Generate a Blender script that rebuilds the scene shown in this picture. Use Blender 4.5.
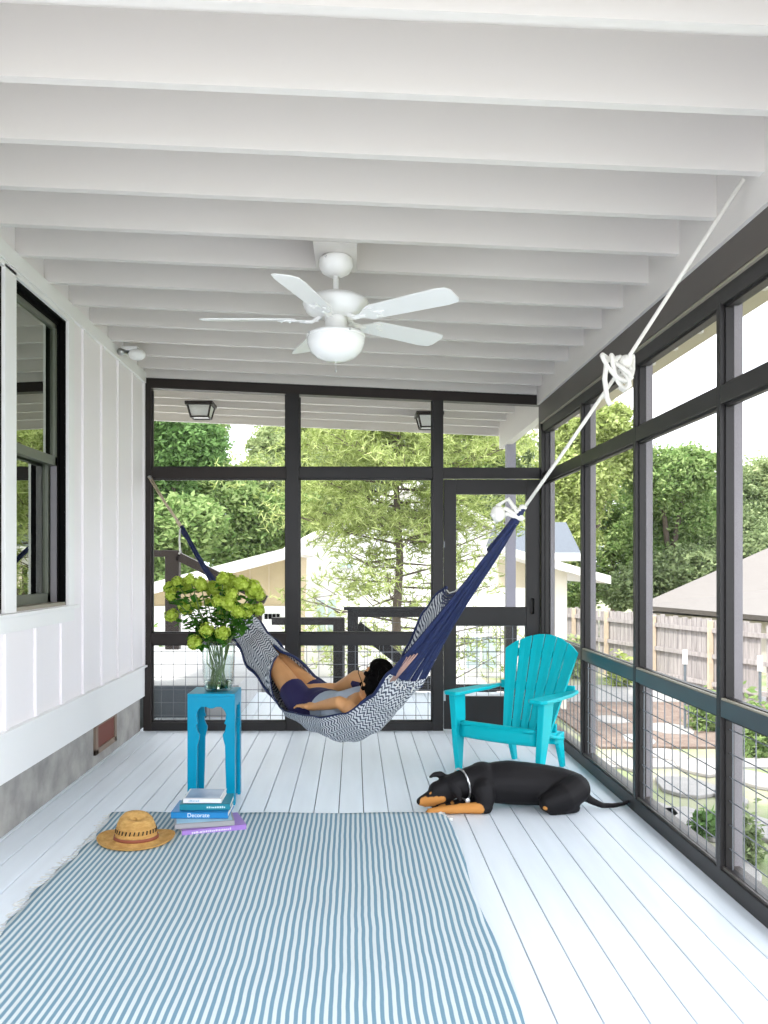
import bpy, bmesh, math, random
from mathutils import Vector, Matrix, Euler, noise as mnoise
R = math.radians
random.seed(7)
for o in list(bpy.data.objects): bpy.data.objects.remove(o)
S = bpy.context.scene
COL = S.collection

# ------------------------------------------------------------------ camera
F, CX, CY, EYE = 835.0, 354.0, 566.0, 1.375
cam = bpy.data.cameras.new('camera'); co = bpy.data.objects.new('camera', cam); COL.objects.link(co)
co.location = (0, 0, EYE); co.rotation_euler = (R(90), 0, 0)
cam.sensor_fit = 'HORIZONTAL'; cam.sensor_width = 36; cam.lens = F/768*36
cam.shift_x = (384-CX)/768; cam.shift_y = (CY-512)/768
cam.clip_start = .05; cam.clip_end = 400
S.camera = co

# ------------------------------------------------------------------ world, sun, exposure
S.view_settings.view_transform = 'Standard'; S.view_settings.look = 'None'
S.view_settings.gamma = 1; S.view_settings.use_curve_mapping = False
S.view_settings.exposure = 1.50
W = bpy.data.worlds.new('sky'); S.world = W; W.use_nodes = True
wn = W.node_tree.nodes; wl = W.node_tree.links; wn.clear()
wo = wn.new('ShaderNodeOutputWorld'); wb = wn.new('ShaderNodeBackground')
tc = wn.new('ShaderNodeTexCoord'); mp = wn.new('ShaderNodeMapping'); mp.inputs['Scale'].default_value = (1, 1, 3.2)
nz = wn.new('ShaderNodeTexNoise'); nz.inputs['Scale'].default_value = 2.3; nz.inputs['Detail'].default_value = 6
rp = wn.new('ShaderNodeValToRGB')
rp.color_ramp.elements[0].position = .38; rp.color_ramp.elements[0].color = (.62, .70, .80, 1)
rp.color_ramp.elements[1].position = .62; rp.color_ramp.elements[1].color = (.93, .92, .94, 1)
wl.new(tc.outputs['Generated'], mp.inputs[0]); wl.new(mp.outputs[0], nz.inputs['Vector'])
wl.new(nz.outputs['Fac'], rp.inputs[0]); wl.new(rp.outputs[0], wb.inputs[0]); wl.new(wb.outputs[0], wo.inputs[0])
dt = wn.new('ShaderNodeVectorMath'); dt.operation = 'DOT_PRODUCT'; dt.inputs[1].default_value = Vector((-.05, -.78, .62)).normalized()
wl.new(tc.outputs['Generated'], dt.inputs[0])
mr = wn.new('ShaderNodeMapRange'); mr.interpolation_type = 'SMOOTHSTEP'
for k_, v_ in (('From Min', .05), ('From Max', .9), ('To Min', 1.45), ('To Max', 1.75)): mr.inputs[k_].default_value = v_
wl.new(dt.outputs['Value'], mr.inputs['Value']); wl.new(mr.outputs[0], wb.inputs[1])     # sky brightened behind the camera as added soft fill, lower ahead
sd = bpy.data.lights.new('sun', 'SUN'); sd.energy = 2.2; sd.angle = R(3); sd.color = (1, .96, .88)
so = bpy.data.objects.new('sun', sd); COL.objects.link(so); so.location = (-6, -4, 12)
so.rotation_euler = Vector((-.45, -.28, 1.0)).to_track_quat('Z', 'Y').to_euler()

# ------------------------------------------------------------------ helpers
def at(px, py, Y): return Vector(((px-CX)*Y/F, Y, EYE-(py-CY)*Y/F))
def wloc(o):
    v = Vector((0, 0, 0))
    while o is not None: v += o.location; o = o.parent
    return v
def tag(o, label=None, cat=None, group=None, kind=None):
    if label: o['label'] = label
    if cat: o['category'] = cat
    if group: o['group'] = group
    if kind: o['kind'] = kind
    return o
def empty(name, loc, label=None, cat=None, group=None, kind=None, rz=0):
    o = bpy.data.objects.new(name, None); COL.objects.link(o); o.location = loc; o.rotation_euler = (0, 0, rz)
    o.empty_display_size = .1
    return tag(o, label, cat, group, kind)

class MB:
    def __init__(s): s.v = []; s.f = []; s.uv = {}
    def add(s, vs, fs):
        n = len(s.v); s.v += [tuple(p) for p in vs]; s.f += [tuple(n+i for i in f) for f in fs]; return s
    def box(s, x0, x1, y0, y1, z0, z1):
        return s.add([(x0,y0,z0),(x1,y0,z0),(x1,y1,z0),(x0,y1,z0),(x0,y0,z1),(x1,y0,z1),(x1,y1,z1),(x0,y1,z1)],
            [(0,3,2,1),(4,5,6,7),(0,1,5,4),(1,2,6,5),(2,3,7,6),(3,0,4,7)])
    def hexa(s, p):   # 8 pts bottom ring ccw then top ring
        return s.add(p, [(0,3,2,1),(4,5,6,7),(0,1,5,4),(1,2,6,5),(2,3,7,6),(3,0,4,7)])
    def beam(s, a, b, w, h, up=(0,0,1)):
        a = Vector(a); b = Vector(b); d = (b-a).normalized(); u = Vector(up)
        r = d.cross(u).normalized(); u = r.cross(d)
        q = [(-1,-1),(1,-1),(1,1),(-1,1)]
        return s.hexa([a+r*i*w/2+u*j*h/2 for i,j in q]+[b+r*i*w/2+u*j*h/2 for i,j in q])
    def tube(s, pts, rad, seg=8, cap=True, flat=None):
        pts = [Vector(p) for p in pts]; n = len(pts)
        if not hasattr(rad, '__len__'): rad = [rad]*n
        prev = None; rings = []; base = len(s.v)
        for i, p in enumerate(pts):
            t = (pts[min(i+1, n-1)]-pts[max(i-1, 0)])
            if t.length < 1e-9: t = Vector((0,0,1))
            t.normalize()
            if prev is None:
                prev = t.orthogonal().normalized()
            prev = (prev-t*prev.dot(t))
            if prev.length < 1e-6: prev = t.orthogonal()
            prev.normalize(); b = t.cross(prev)
            for k in range(seg):
                a = 2*math.pi*k/seg
                s.v.append(tuple(p+(prev*math.cos(a)+b*math.sin(a))*rad[i]))
        for i in range(n-1):
            for k in range(seg):
                a = base+i*seg+k; b2 = base+i*seg+(k+1)%seg
                s.f.append((a, b2, b2+seg, a+seg))
        if cap:
            s.f.append(tuple(base+k for k in range(seg))[::-1]); s.f.append(tuple(base+(n-1)*seg+k for k in range(seg)))
        return s
    def lathe(s, prof, c=(0,0,0), seg=32, sx=1, sy=1):
        c = Vector(c); base = len(s.v); n = len(prof)
        for r, z in prof:
            for k in range(seg):
                a = 2*math.pi*k/seg; s.v.append((c.x+r*sx*math.cos(a), c.y+r*sy*math.sin(a), c.z+z))
        for i in range(n-1):
            for k in range(seg):
                a = base+i*seg+k; b = base+i*seg+(k+1)%seg
                s.f.append((a, b, b+seg, a+seg))
        if prof[0][0] > 1e-5: s.f.append(tuple(base+k for k in range(seg))[::-1])
        if prof[-1][0] > 1e-5: s.f.append(tuple(base+(n-1)*seg+k for k in range(seg)))
        return s
    def ell(s, c, r, rot=None, seg=20, ring=12):
        M = rot if rot is not None else Matrix.Identity(3); c = Vector(c); base = len(s.v)
        s.v.append(tuple(c+M@Vector((0,0,-r[2]))))
        for i in range(1, ring):
            p = -math.pi/2+math.pi*i/ring
            for k in range(seg):
                a = 2*math.pi*k/seg
                s.v.append(tuple(c+M@Vector((r[0]*math.cos(p)*math.cos(a), r[1]*math.cos(p)*math.sin(a), r[2]*math.sin(p)))))
        s.v.append(tuple(c+M@Vector((0,0,r[2])))); top = len(s.v)-1
        for k in range(seg):
            s.f.append((base, base+1+(k+1)%seg, base+1+k))
            s.f.append((top, top-seg+k, top-seg+(k+1)%seg))
        for i in range(ring-2):
            for k in range(seg):
                a = base+1+i*seg+k; b = base+1+i*seg+(k+1)%seg
                s.f.append((a, b, b+seg, a+seg))
        return s
    def limb(s, pts, rad, seg=14):      # tapered limb with rounded ends
        pts = [Vector(p) for p in pts]; P = []; Q = []
        d = (pts[0]-pts[1]).normalized()
        for a in (85, 60, 30): P.append(pts[0]+d*rad[0]*math.sin(R(a))); Q.append(rad[0]*math.cos(R(a)))
        P += pts; Q += list(rad); d = (pts[-1]-pts[-2]).normalized()
        for a in (30, 60, 85): P.append(pts[-1]+d*rad[-1]*math.sin(R(a))); Q.append(rad[-1]*math.cos(R(a)))
        return s.tube(P, Q, seg)
    def grid(s, rows, uvs=None):
        n = len(rows); m = len(rows[0]); base = len(s.v)
        for r in rows: s.v += [tuple(p) for p in r]
        for i in range(n-1):
            for j in range(m-1):
                a = base+i*m+j; s.f.append((a, a+1, a+m+1, a+m))
        if uvs:
            for i in range(n):
                for j in range(m): s.uv[base+i*m+j] = uvs[i][j]
        return s
    def prism(s, poly, fn, a, b):       # poly 2D -> fn(x,y,depth)
        n = len(poly)
        return s.add([fn(x,y,a) for x,y in poly]+[fn(x,y,b) for x,y in poly],
            [tuple(range(n))[::-1], tuple(range(n,2*n))]+[(i,(i+1)%n,n+(i+1)%n,n+i) for i in range(n)])
    def build(s, name, m, parent=None, smooth=False, bevel=0, origin=None, local=False, fix=True, kind=None):
        org = Vector((0,0,0))
        if parent is not None and not local: org = wloc(parent)
        elif origin is not None: org = Vector(origin)
        me = bpy.data.meshes.new(name)
        me.from_pydata([(p[0]-org.x, p[1]-org.y, p[2]-org.z) for p in s.v], [], s.f)
        if s.uv:
            ul = me.uv_layers.new(name='UVMap')
            for l in me.loops: ul.data[l.index].uv = s.uv.get(l.vertex_index, (0,0))
        if fix:
            bm = bmesh.new(); bm.from_mesh(me); bmesh.ops.recalc_face_normals(bm, faces=bm.faces); bm.to_mesh(me); bm.free()
        me.materials.append(m)
        if smooth:
            for p in me.polygons: p.use_smooth = True
        o = bpy.data.objects.new(name, me); COL.objects.link(o)
        if parent is not None: o.parent = parent
        elif origin is not None: o.location = origin
        if bevel:
            b = o.modifiers.new('bevel', 'BEVEL'); b.width = bevel; b.segments = 2; b.limit_method = 'ANGLE'; b.angle_limit = R(40)
        if kind: o['kind'] = kind
        return o
def copy_tree(o, parent=None):
    c = o.copy(); COL.objects.link(c)
    if parent is not None: c.parent = parent
    for ch in o.children: copy_tree(ch, c)
    return c

# ------------------------------------------------------------------ materials
def M(name, col, rough=.5, metal=0, var=0, scale=8, bump=0, bscale=40, spec=.5, stretch=None, col2=None):
    m = bpy.data.materials.new(name); m.use_nodes = True
    n = m.node_tree.nodes; l = m.node_tree.links; b = n['Principled BSDF']
    b.inputs['Base Color'].default_value = (*col, 1); b.inputs['Roughness'].default_value = rough
    b.inputs['Metallic'].default_value = metal; b.inputs['Specular IOR Level'].default_value = spec
    t = n.new('ShaderNodeTexCoord'); mp = n.new('ShaderNodeMapping'); l.new(t.outputs['Object'], mp.inputs[0])
    if stretch: mp.inputs['Scale'].default_value = stretch
    if var or col2:
        z = n.new('ShaderNodeTexNoise'); z.inputs['Scale'].default_value = scale; z.inputs['Detail'].default_value = 5
        l.new(mp.outputs[0], z.inputs['Vector'])
        r = n.new('ShaderNodeValToRGB'); r.color_ramp.elements[0].position = .3; r.color_ramp.elements[1].position = .7
        c2 = col2 if col2 else tuple(min(1, c*(1+var)) for c in col)
        c1 = col if col2 else tuple(c*(1-var) for c in col)
        r.color_ramp.elements[0].color = (*c1, 1); r.color_ramp.elements[1].color = (*c2, 1)
        l.new(z.outputs['Fac'], r.inputs[0]); l.new(r.outputs[0], b.inputs['Base Color'])
    if bump:
        z2 = n.new('ShaderNodeTexNoise'); z2.inputs['Scale'].default_value = bscale; z2.inputs['Detail'].default_value = 4
        l.new(mp.outputs[0], z2.inputs['Vector'])
        bp = n.new('ShaderNodeBump'); bp.inputs['Strength'].default_value = bump; bp.inputs['Distance'].default_value = .01
        l.new(z2.outputs['Fac'], bp.inputs['Height']); l.new(bp.outputs[0], b.inputs['Normal'])
    return m
def leafmat(name, c1, c2, trans=.35):
    m = bpy.data.materials.new(name); m.use_nodes = True
    n = m.node_tree.nodes; l = m.node_tree.links; n.clear()
    o = n.new('ShaderNodeOutputMaterial'); g = n.new('ShaderNodeNewGeometry')
    r = n.new('ShaderNodeValToRGB'); r.color_ramp.elements[0].color = (*c1, 1); r.color_ramp.elements[1].color = (*c2, 1)
    l.new(g.outputs['Random Per Island'], r.inputs[0])
    d = n.new('ShaderNodeBsdfDiffuse'); t = n.new('ShaderNodeBsdfTranslucent'); x = n.new('ShaderNodeMixShader')
    x.inputs[0].default_value = trans
    l.new(r.outputs[0], d.inputs[0]); l.new(r.outputs[0], t.inputs[0]); l.new(d.outputs[0], x.inputs[1]); l.new(t.outputs[0], x.inputs[2])
    l.new(x.outputs[0], o.inputs[0])
    return m
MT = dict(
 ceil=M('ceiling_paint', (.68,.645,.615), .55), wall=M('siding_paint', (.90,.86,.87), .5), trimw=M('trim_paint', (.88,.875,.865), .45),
 dark=M('dark_frame_paint', (.022,.020,.020), .40, spec=.3, var=.12, scale=3), darkb=M('dark_brown_paint', (.023,.017,.015), .42, spec=.3, var=.1, scale=3),
 beam=M('brown_beam_paint', (.075,.064,.056), .45, var=.12, scale=2), edge=M('skylit_post_and_track_grey', (.22,.205,.22), .6),  # edge: grey with skylight on the outer posts painted in; also the window track
 olive=M('stained_strip', (.34,.31,.24), .5), tealrail=M('painted_rail', (.035,.050,.058), .3),
 floorp=M('deck_paint', (.80,.86,.92), .42, var=.04, scale=3, bump=.05, bscale=25, stretch=(4,.4,1)),
 under=M('gap_dark', (.03,.035,.04), .9), conc=M('foundation_concrete', (.26,.25,.235), .9, col2=(.44,.42,.39), scale=6, bump=.5, bscale=18),
 black=M('window_black', (.002,.002,.002), .6, spec=.08), tan=M('soffit_wood', (.50,.44,.34), .7), white=M('white_plastic', (.86,.86,.85), .35),
 wire=M('wire_metal', (.20,.21,.23), .4, metal=.6), turq=M('turquoise_resin', (.0,.52,.60), .4, spec=.25), tblue=M('table_blue_lacquer', (.0,.28,.46), .28, spec=.2),
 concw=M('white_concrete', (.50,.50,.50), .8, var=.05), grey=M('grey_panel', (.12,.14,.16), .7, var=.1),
 rope=M('white_rope', (.82,.80,.74), .8, bump=.6, bscale=220), ropeb=M('beige_rope', (.62,.52,.38), .85, bump=.6, bscale=220),
 navy=M('navy_cord', (.005,.014,.070), .65, var=.3, scale=60), cream=M('cream_cord', (.75,.74,.70), .8),
 skin=M('skin', (.60,.30,.125), .5, var=.05, scale=12), hair=M('hair', (.0025,.002,.002), .85, spec=.08, bump=.6, bscale=90, stretch=(1,1,.3)),
 navycloth=M('navy_cloth', (.014,.010,.065), .8, bump=.25, bscale=20), metal=M('metal', (.6,.6,.6), .3, metal=1), bark=M('bark', (.13,.10,.08), .9, bump=.8, bscale=12),
)
# ------------------------------------------------------------------ SETTING: floor, ceiling, walls
def zr(x): return EYE+1.532-.0445*x          # underside of the rafters
m = MB(); u = MB(); x = .892-.1397*20; BO = .0025
while x < 1.75:
    m.box(max(x, -1.80)+BO, min(x+.1397, 1.72)-BO, -.6, 9.1, -.025, 0) if x > -1.95 else None
    x += .1397
fl = m.build('floor', MT['floorp'], bevel=.003, kind='structure'); tag(fl, 'pale blue painted wooden deck boards of the porch', 'floor')
u.box(-1.8, 1.75, -.6, 9.1, -.30, -.03).build('floor_joists', MT['under'], fl)
# ceiling with rafters
m = MB(); RY = [3.121+.4064*k for k in range(-5, 16)]
def raf(m, x0, x1, y, w=.038, d=.235, lo=0):
    m.hexa([(x0,y-w/2,zr(x0)-lo),(x1,y-w/2,zr(x1)-lo),(x1,y+w/2,zr(x1)-lo),(x0,y+w/2,zr(x0)-lo),
            (x0,y-w/2,zr(x0)+d),(x1,y-w/2,zr(x1)+d),(x1,y+w/2,zr(x1)+d),(x0,y+w/2,zr(x0)+d)])
ce = MB()
ce.hexa([(-1.80,1.0,zr(-1.8)+.235),(1.6,1.0,zr(1.6)+.235),(1.6,9.3,zr(1.6)+.235),(-1.8,9.3,zr(-1.8)+.235),
         (-1.80,1.0,zr(-1.8)+.28),(1.6,1.0,zr(1.6)+.28),(1.6,9.3,zr(1.6)+.28),(-1.8,9.3,zr(-1.8)+.28)])
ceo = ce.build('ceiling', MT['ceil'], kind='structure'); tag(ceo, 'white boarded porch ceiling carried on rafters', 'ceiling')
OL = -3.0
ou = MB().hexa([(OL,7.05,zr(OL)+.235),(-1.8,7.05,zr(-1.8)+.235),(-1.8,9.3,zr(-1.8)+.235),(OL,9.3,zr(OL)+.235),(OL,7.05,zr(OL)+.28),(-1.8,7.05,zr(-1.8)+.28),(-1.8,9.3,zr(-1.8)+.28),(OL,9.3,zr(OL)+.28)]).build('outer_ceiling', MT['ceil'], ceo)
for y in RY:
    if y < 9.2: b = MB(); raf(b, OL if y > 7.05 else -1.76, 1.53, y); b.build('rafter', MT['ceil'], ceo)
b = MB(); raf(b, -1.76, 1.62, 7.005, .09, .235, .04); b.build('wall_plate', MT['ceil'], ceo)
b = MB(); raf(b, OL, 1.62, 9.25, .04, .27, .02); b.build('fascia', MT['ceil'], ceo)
ov = MB(); ov.hexa([(1.6,1.0,zr(1.6)+.235),(2.58,1.0,zr(2.58)+.235),(2.58,9.3,zr(2.58)+.235),(1.6,9.3,zr(1.6)+.235),
         (1.6,1.0,zr(1.6)+.27),(2.58,1.0,zr(2.58)+.27),(2.58,9.3,zr(2.58)+.27),(1.6,9.3,zr(1.6)+.27)])
ovo = ov.build('roof_overhang', MT['tan'], ceo)
for y in RY:
    if y < 9.2: b = MB(); raf(b, 1.63, 2.15, y); b.build('rafter_tail', MT['ceil'], ceo)
# side board + beam along the right
def yb(m, x0, x1, y0, y1, z0, z1): m.box(x0, x1, y0, y1, z0, z1); return m
sb = yb(MB(), 1.525, 1.56, 1.0, 6.96, EYE+1.343, zr(1.55)+.235).build('trim_ceiling', MT['ceil'], kind='structure'); tag(sb, 'white board where rafters meet the brown beam', 'trim')
bm_ = yb(MB(), 1.545, 1.66, 1.0, 6.99, EYE+1.196, zr(1.6)+.235).build('trim_beam', MT['beam'], kind='structure'); tag(bm_, 'brown painted beam above the right screened wall', 'beam')
ob = yb(MB(), 1.60, 1.68, 7.05, 9.2, EYE+1.29, zr(1.6)+.235).build('trim_porch_beam', MT['ceil'], kind='structure'); tag(ob, 'pale beam of the outer porch roof above the grey post', 'beam')

# left house wall with skirt, foundation, battens and two windows
XS = -1.755
WIN = [(4.30, 5.09), (3.37, 4.16)]; WZ0, WZ1 = 1.137, 2.866
wl_ = MB()
wl_.box(-1.9, XS, .4, 3.37, .5, 3.3); wl_.box(-1.9, XS, 5.09, 7.02, .5, 3.3)
wl_.box(-1.9, XS, 3.37, 5.09, .5, WZ0); wl_.box(-1.9, XS, 3.37, 5.09, WZ1, 3.3); wl_.box(-1.9, XS, 4.16, 4.30, WZ0, WZ1)
wl_ = wl_.build('wall_left', MT['wall'], kind='structure'); tag(wl_, 'white board and batten house wall with two black windows', 'wall')
y = 6.59
while y > .5:
    hit = y > 3.2 and y < 5.25
    MB().box(XS, XS+.016, y-.019, y+.019, .55, WZ0-.10 if hit else 2.93).build('batten', MT['wall'], wl_, bevel=.002); y -= .4
MB().box(XS, XS+.016, 6.93, 6.96, .55, 2.93).build('batten', MT['wall'], wl_)
MB().box(XS, XS+.022, .4, 6.97, 2.90, 2.99).build('frieze_board', MT['trimw'], wl_, bevel=.003)
MB().box(-1.9, XS+.012, .4, 6.96, .29, .535).build('skirt_board', MT['trimw'], wl_, bevel=.003)
MB().box(-1.9, XS+.035, .4, 6.96, .535, .55).build('drip_ledge', MT['trimw'], wl_, bevel=.002)
cas = MB(); cas.box(XS, XS+.018, 5.09, 5.19, WZ0-.02, 2.898); cas.box(XS, XS+.018, 4.16, 4.30, WZ0, WZ1+.02)
cas.box(XS, XS+.018, 3.27, 3.37, WZ0-.02, 2.898); cas.box(XS, XS+.018, 3.37, 5.09, WZ1, 2.898); cas.box(XS, XS+.018, 3.27, 5.19, WZ0-.10, WZ0-.02)
cas.build('window_casing', MT['trimw'], wl_, bevel=.002)
MB().box(XS, XS+.04, 3.25, 5.22, WZ0-.022, WZ0-.002).build('window_ledge', MT['trimw'], wl_, bevel=.003)
fd = MB().box(-1.95, -1.785, .4, 6.97, -.3, .30).build('wall_foundation', MT['conc'], kind='structure'); tag(fd, 'grey concrete foundation below the white house wall', 'wall')
# house interior (seen dimly through the window glass)
it = MB(); it.box(-4.6, -4.5, .4, 9, 0, 3.3); it.box(-4.6, -1.9, .4, .5, 0, 3.3); it.box(-4.6, -1.9, 6.95, 7.05, -1.3, 3.3); it.box(-4.6, -1.9, .4, 7, .2, .3); it.box(-4.6, -1.8, .4, 7.0, 3.25, 3.6)
it = it.build('wall_interior', M('room_paint', (.42,.40,.30), .8), kind='structure'); tag(it, 'dim room inside the house behind the windows', 'wall')
# crawl vent
v = empty('foundation_vent', (-1.785, 5.95, .11), 'brown framed vent set in the grey concrete foundation', 'vent')
ym = [5.72, 6.22]
fr = MB(); wood = M('vent_wood', (.22,.16,.12), .7)
fr.box(-1.80,-1.765,ym[0],ym[0]+.05,.075,.29); fr.box(-1.80,-1.765,ym[1]-.05,ym[1],.075,.29); fr.box(-1.80,-1.765,ym[0],ym[1],.075,.115); fr.box(-1.80,-1.765,ym[0],ym[1],.265,.29)
fr.build('vent_frame', wood, v, bevel=.003)
g = MB().box(-1.80,-1.775,ym[0]+.05,ym[1]-.05,.115,.265).build('vent_grille', M('vent_red', (.16,.045,.03), .7), v)

def glassmat(name, tint, gloss, fres=True):
    m = bpy.data.materials.new(name); m.use_nodes = True
    n = m.node_tree.nodes; l = m.node_tree.links; n.clear()
    o = n.new('ShaderNodeOutputMaterial'); t = n.new('ShaderNodeBsdfTransparent'); t.inputs[0].default_value = (*tint, 1)
    gl = n.new('ShaderNodeBsdfGlossy'); gl.inputs['Roughness'].default_value = .01; gl.inputs[0].default_value = (.92,.97,.86,1)
    x = n.new('ShaderNodeMixShader'); lw = n.new('ShaderNodeFresnel'); lw.inputs[0].default_value = gloss
    l.new(lw.outputs[0], x.inputs[0]); l.new(t.outputs[0], x.inputs[1]); l.new(gl.outputs[0], x.inputs[2]); l.new(x.outputs[0], o.inputs[0])
    return m
wglass = glassmat('window_glass', (.62,.66,.48), 6.5)
for i, (y0, y1) in enumerate(WIN):
    w = empty('window_%d' % (i+1), (XS, (y0+y1)/2, WZ0), ('black double hung window right of the white mullion', 'black window cut off at the left edge of view')[i], 'window', kind='structure')
    xo, xi = XS-.09, XS-.002; zm = 2.01
    j = MB(); j.box(xo-.03, xi, y1-.012, y1, WZ0, WZ1); j.box(xo-.03, xi, y0, y0+.012, WZ0, WZ1); j.box(xo-.03, xi, y0, y1, WZ1-.012, WZ1)
    j.box(xo+.04, xo+.055, y1-.03, y1-.012, WZ0, WZ1); j.box(xo+.04, xo+.055, y0, y1, WZ1-.035, WZ1)
    j.build('window_jamb', MT['black'], w)
    MB().box(xo-.03, xi, y0, y1, WZ0, WZ0+.02).build('window_sill', MT['olive'], w)
    def sash(nm, x, z0, z1, mt):
        s = MB(); s.box(x-.02, x+.02, y1-.06, y1-.012, z0, z1); s.box(x-.02, x+.02, y0+.012, y0+.06, z0, z1)
        s.box(x-.02, x+.02, y0+.012, y1-.012, z1-.05, z1); s.box(x-.02, x+.02, y0+.012, y1-.012, z0, z0+.055)
        so_ = s.build(nm, mt, w, bevel=.002)
        MB().box(x-.004, x+.004, y0+.06, y1-.06, z0+.055, z1-.05).build('pane', wglass, so_)
    gs = M('sash_green_grey', (.12,.13,.10), .35)
    sash('upper_sash', xo+.025, zm-.03, WZ1-.012, gs); sash('lower_sash', xo-.02, WZ0+.02, zm+.03, gs)
    MB().box(xo+.01, xo+.045, y1-.042, y1-.012, WZ0+.02, zm-.03).build('screen_track', MT['edge'], w)

# ------------------------------------------------------------------ screened back wall
def PX(px): return (px-354)/120.
Y0, Y1 = 6.96, 7.05
X = [-1.758, -1.692, -.567, -.458, .657, .7475, 1.546, 1.64]
def ot(x): return EYE+1.411-.0445*x
def ft(x): return EYE+1.495-.0445*x
wb_ = empty('wall_back', (0, 7, 0), 'dark framed screened wall at the back of the porch', 'wall', kind='structure')
def top(m, x0, x1): m.hexa([(x0,Y0,ot(x0)),(x1,Y0,ot(x1)),(x1,Y1,ot(x1)),(x0,Y1,ot(x0)),(x0,Y0,ft(x0)),(x1,Y0,ft(x1)),(x1,Y1,ft(x1)),(x0,Y1,ft(x0))])
m = MB(); top(m, X[0], X[7]); m.build('header', MT['darkb'], wb_)
for a, b_, mt in ((X[0], X[1], 'darkb'), (X[2], X[3], 'dark'), (X[4], X[5]-.002, 'dark'), (X[6]+.012, X[7], 'dark')):
    MB().box(a, b_, Y0, Y1, 0, ot(a)+.005).build('post', MT[mt], wb_, bevel=.003)
ML, MH = EYE+.7317, EYE+.8217; LL, LH = EYE-.655, EYE-.562
m = MB()
for a, b_ in ((X[1], X[2]), (X[3], X[4]), (X[5]-.002, X[6]+.012)):
    MB().box(a, b_, Y0+.004, Y1, ML, MH).build('rail', MT['darkb' if a < -1 else 'dark'], wb_, bevel=.003)
for a, b_ in ((X[1], X[2]), (X[3], X[4])):
    MB().box(a, b_, Y0+.004, Y1, LL, LH).build('rail', MT['darkb' if a < -1 else 'dark'], wb_, bevel=.003)
    MB().box(a, b_, Y0+.002, Y1, 0, .072).build('bottom_plate', MT['dark'], wb_, bevel=.003)
def scr():
    m = bpy.data.materials.new('insect_screen_weave'); m.use_nodes = True
    n = m.node_tree.nodes; l = m.node_tree.links; n.clear()
    o = n.new('ShaderNodeOutputMaterial'); t = n.new('ShaderNodeBsdfTransparent'); d = n.new('ShaderNodeBsdfDiffuse'); d.inputs[0].default_value = (.22,.22,.23,1)
    x = n.new('ShaderNodeMixShader'); x.inputs[0].default_value = .07
    l.new(t.outputs[0], x.inputs[1]); l.new(d.outputs[0], x.inputs[2]); l.new(x.outputs[0], o.inputs[0]); return m
SCR = scr()
# stops (thin inner frames) and screens
def stop(m, x0, x1, z0, z1, y=Y0+.03, w=.012):
    m.box(x0, x0+w, y, y+.03, z0, z1); m.box(x1-w, x1, y, y+.03, z0, z1); m.box(x0, x1, y, y+.03, z0, z0+w)
    if z0 < MH-.01: m.box(x0, x1, y, y+.03, z1-w, z1)
for a, b_ in ((X[1], X[2]), (X[3], X[4])):
    s = MB(); stop(s, a, b_, LH, ML); stop(s, a, b_, .072, LL); stop(s, a, b_, MH, ot(b_)+.03); s.build('screen_stop', MT['dark'], wb_)
    MB().add([(a,Y0+.06,LH),(b_,Y0+.06,LH),(b_,Y0+.06,ML),(a,Y0+.06,ML)], [(0,1,2,3)]).build('insect_screen', SCR, wb_)
    MB().add([(a,Y0+.06,MH),(b_,Y0+.06,MH),(b_,Y0+.06,ot(b_)),(a,Y0+.06,ot(a))], [(0,1,2,3)]).build('insect_screen', SCR, wb_)
    MB().add([(a,Y0+.06,.07),(b_,Y0+.06,.07),(b_,Y0+.06,LL),(a,Y0+.06,LL)], [(0,1,2,3)]).build('insect_screen', SCR, wb_)
a, b_ = X[5], X[6]
MB().add([(a,Y0+.06,MH),(b_,Y0+.06,MH),(b_,Y0+.06,ot(b_)),(a,Y0+.06,ot(a))], [(0,1,2,3)]).build('insect_screen', SCR, wb_)
WR = .0028
def wires_y(x0, x1, z0, z1, y, ox=-1.615, oz=.658):
    m = MB(); k = math.ceil((x0-ox)/.1016)
    while ox+k*.1016 < x1: xx = ox+k*.1016; m.tube([(xx,y,z0),(xx,y,z1)], WR, 6); k += 1
    k = math.ceil((z0-oz)/.107)
    while oz+k*.107 < z1: zz = oz+k*.107; m.tube([(x0,y+.006,zz),(x1,y+.006,zz)], WR, 6); k += 1
    return m
for a, b_ in ((X[1], X[2]), (X[3], X[4])): wires_y(a, b_, .072, LL, Y0+.035).build('wire_mesh', MT['wire'], wb_)
# the door
dr = empty('door_1', (1.15, 7, 0), 'dark framed screen door in the back wall, behind the turquoise chair', 'door', kind='structure')
dz = [.012, EYE-1.09, EYE-.4975, EYE-.342, EYE+.60, EYE+.722]; dx = [.752, .854, 1.438, 1.552]; DY0, DY1 = 6.972, 7.02
for a, b_ in ((dx[0], dx[1]), (dx[2], dx[3])): MB().box(a, b_, DY0, DY1, dz[0], dz[5]).build('stile', MT['dark'], dr, bevel=.003)
for a, b_ in ((0,1),(2,3),(4,5)): MB().box(dx[1], dx[2], DY0+.002, DY1, dz[a], dz[b_]).build('door_rail', MT['dark'], dr, bevel=.003)
wires_y(dx[1], dx[2], dz[1], dz[2], DY0+.03).build('wire_mesh', MT['wire'], dr)
MB().add([(dx[1],DY1-.01,dz[1]),(dx[2],DY1-.01,dz[1]),(dx[2],DY1-.01,dz[2]),(dx[1],DY1-.01,dz[2])], [(0,1,2,3)]).build('insect_screen', SCR, dr)
MB().add([(dx[1],DY1-.01,dz[3]),(dx[2],DY1-.01,dz[3]),(dx[2],DY1-.01,dz[4]),(dx[1],DY1-.01,dz[4])], [(0,1,2,3)]).build('insect_screen', SCR, dr)
MB().box(dx[0]-.003, dx[0]+.006, DY0-.006, DY0+.002, 1.53, 1.58).build('hinge', MT['wire'], dr)
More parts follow.
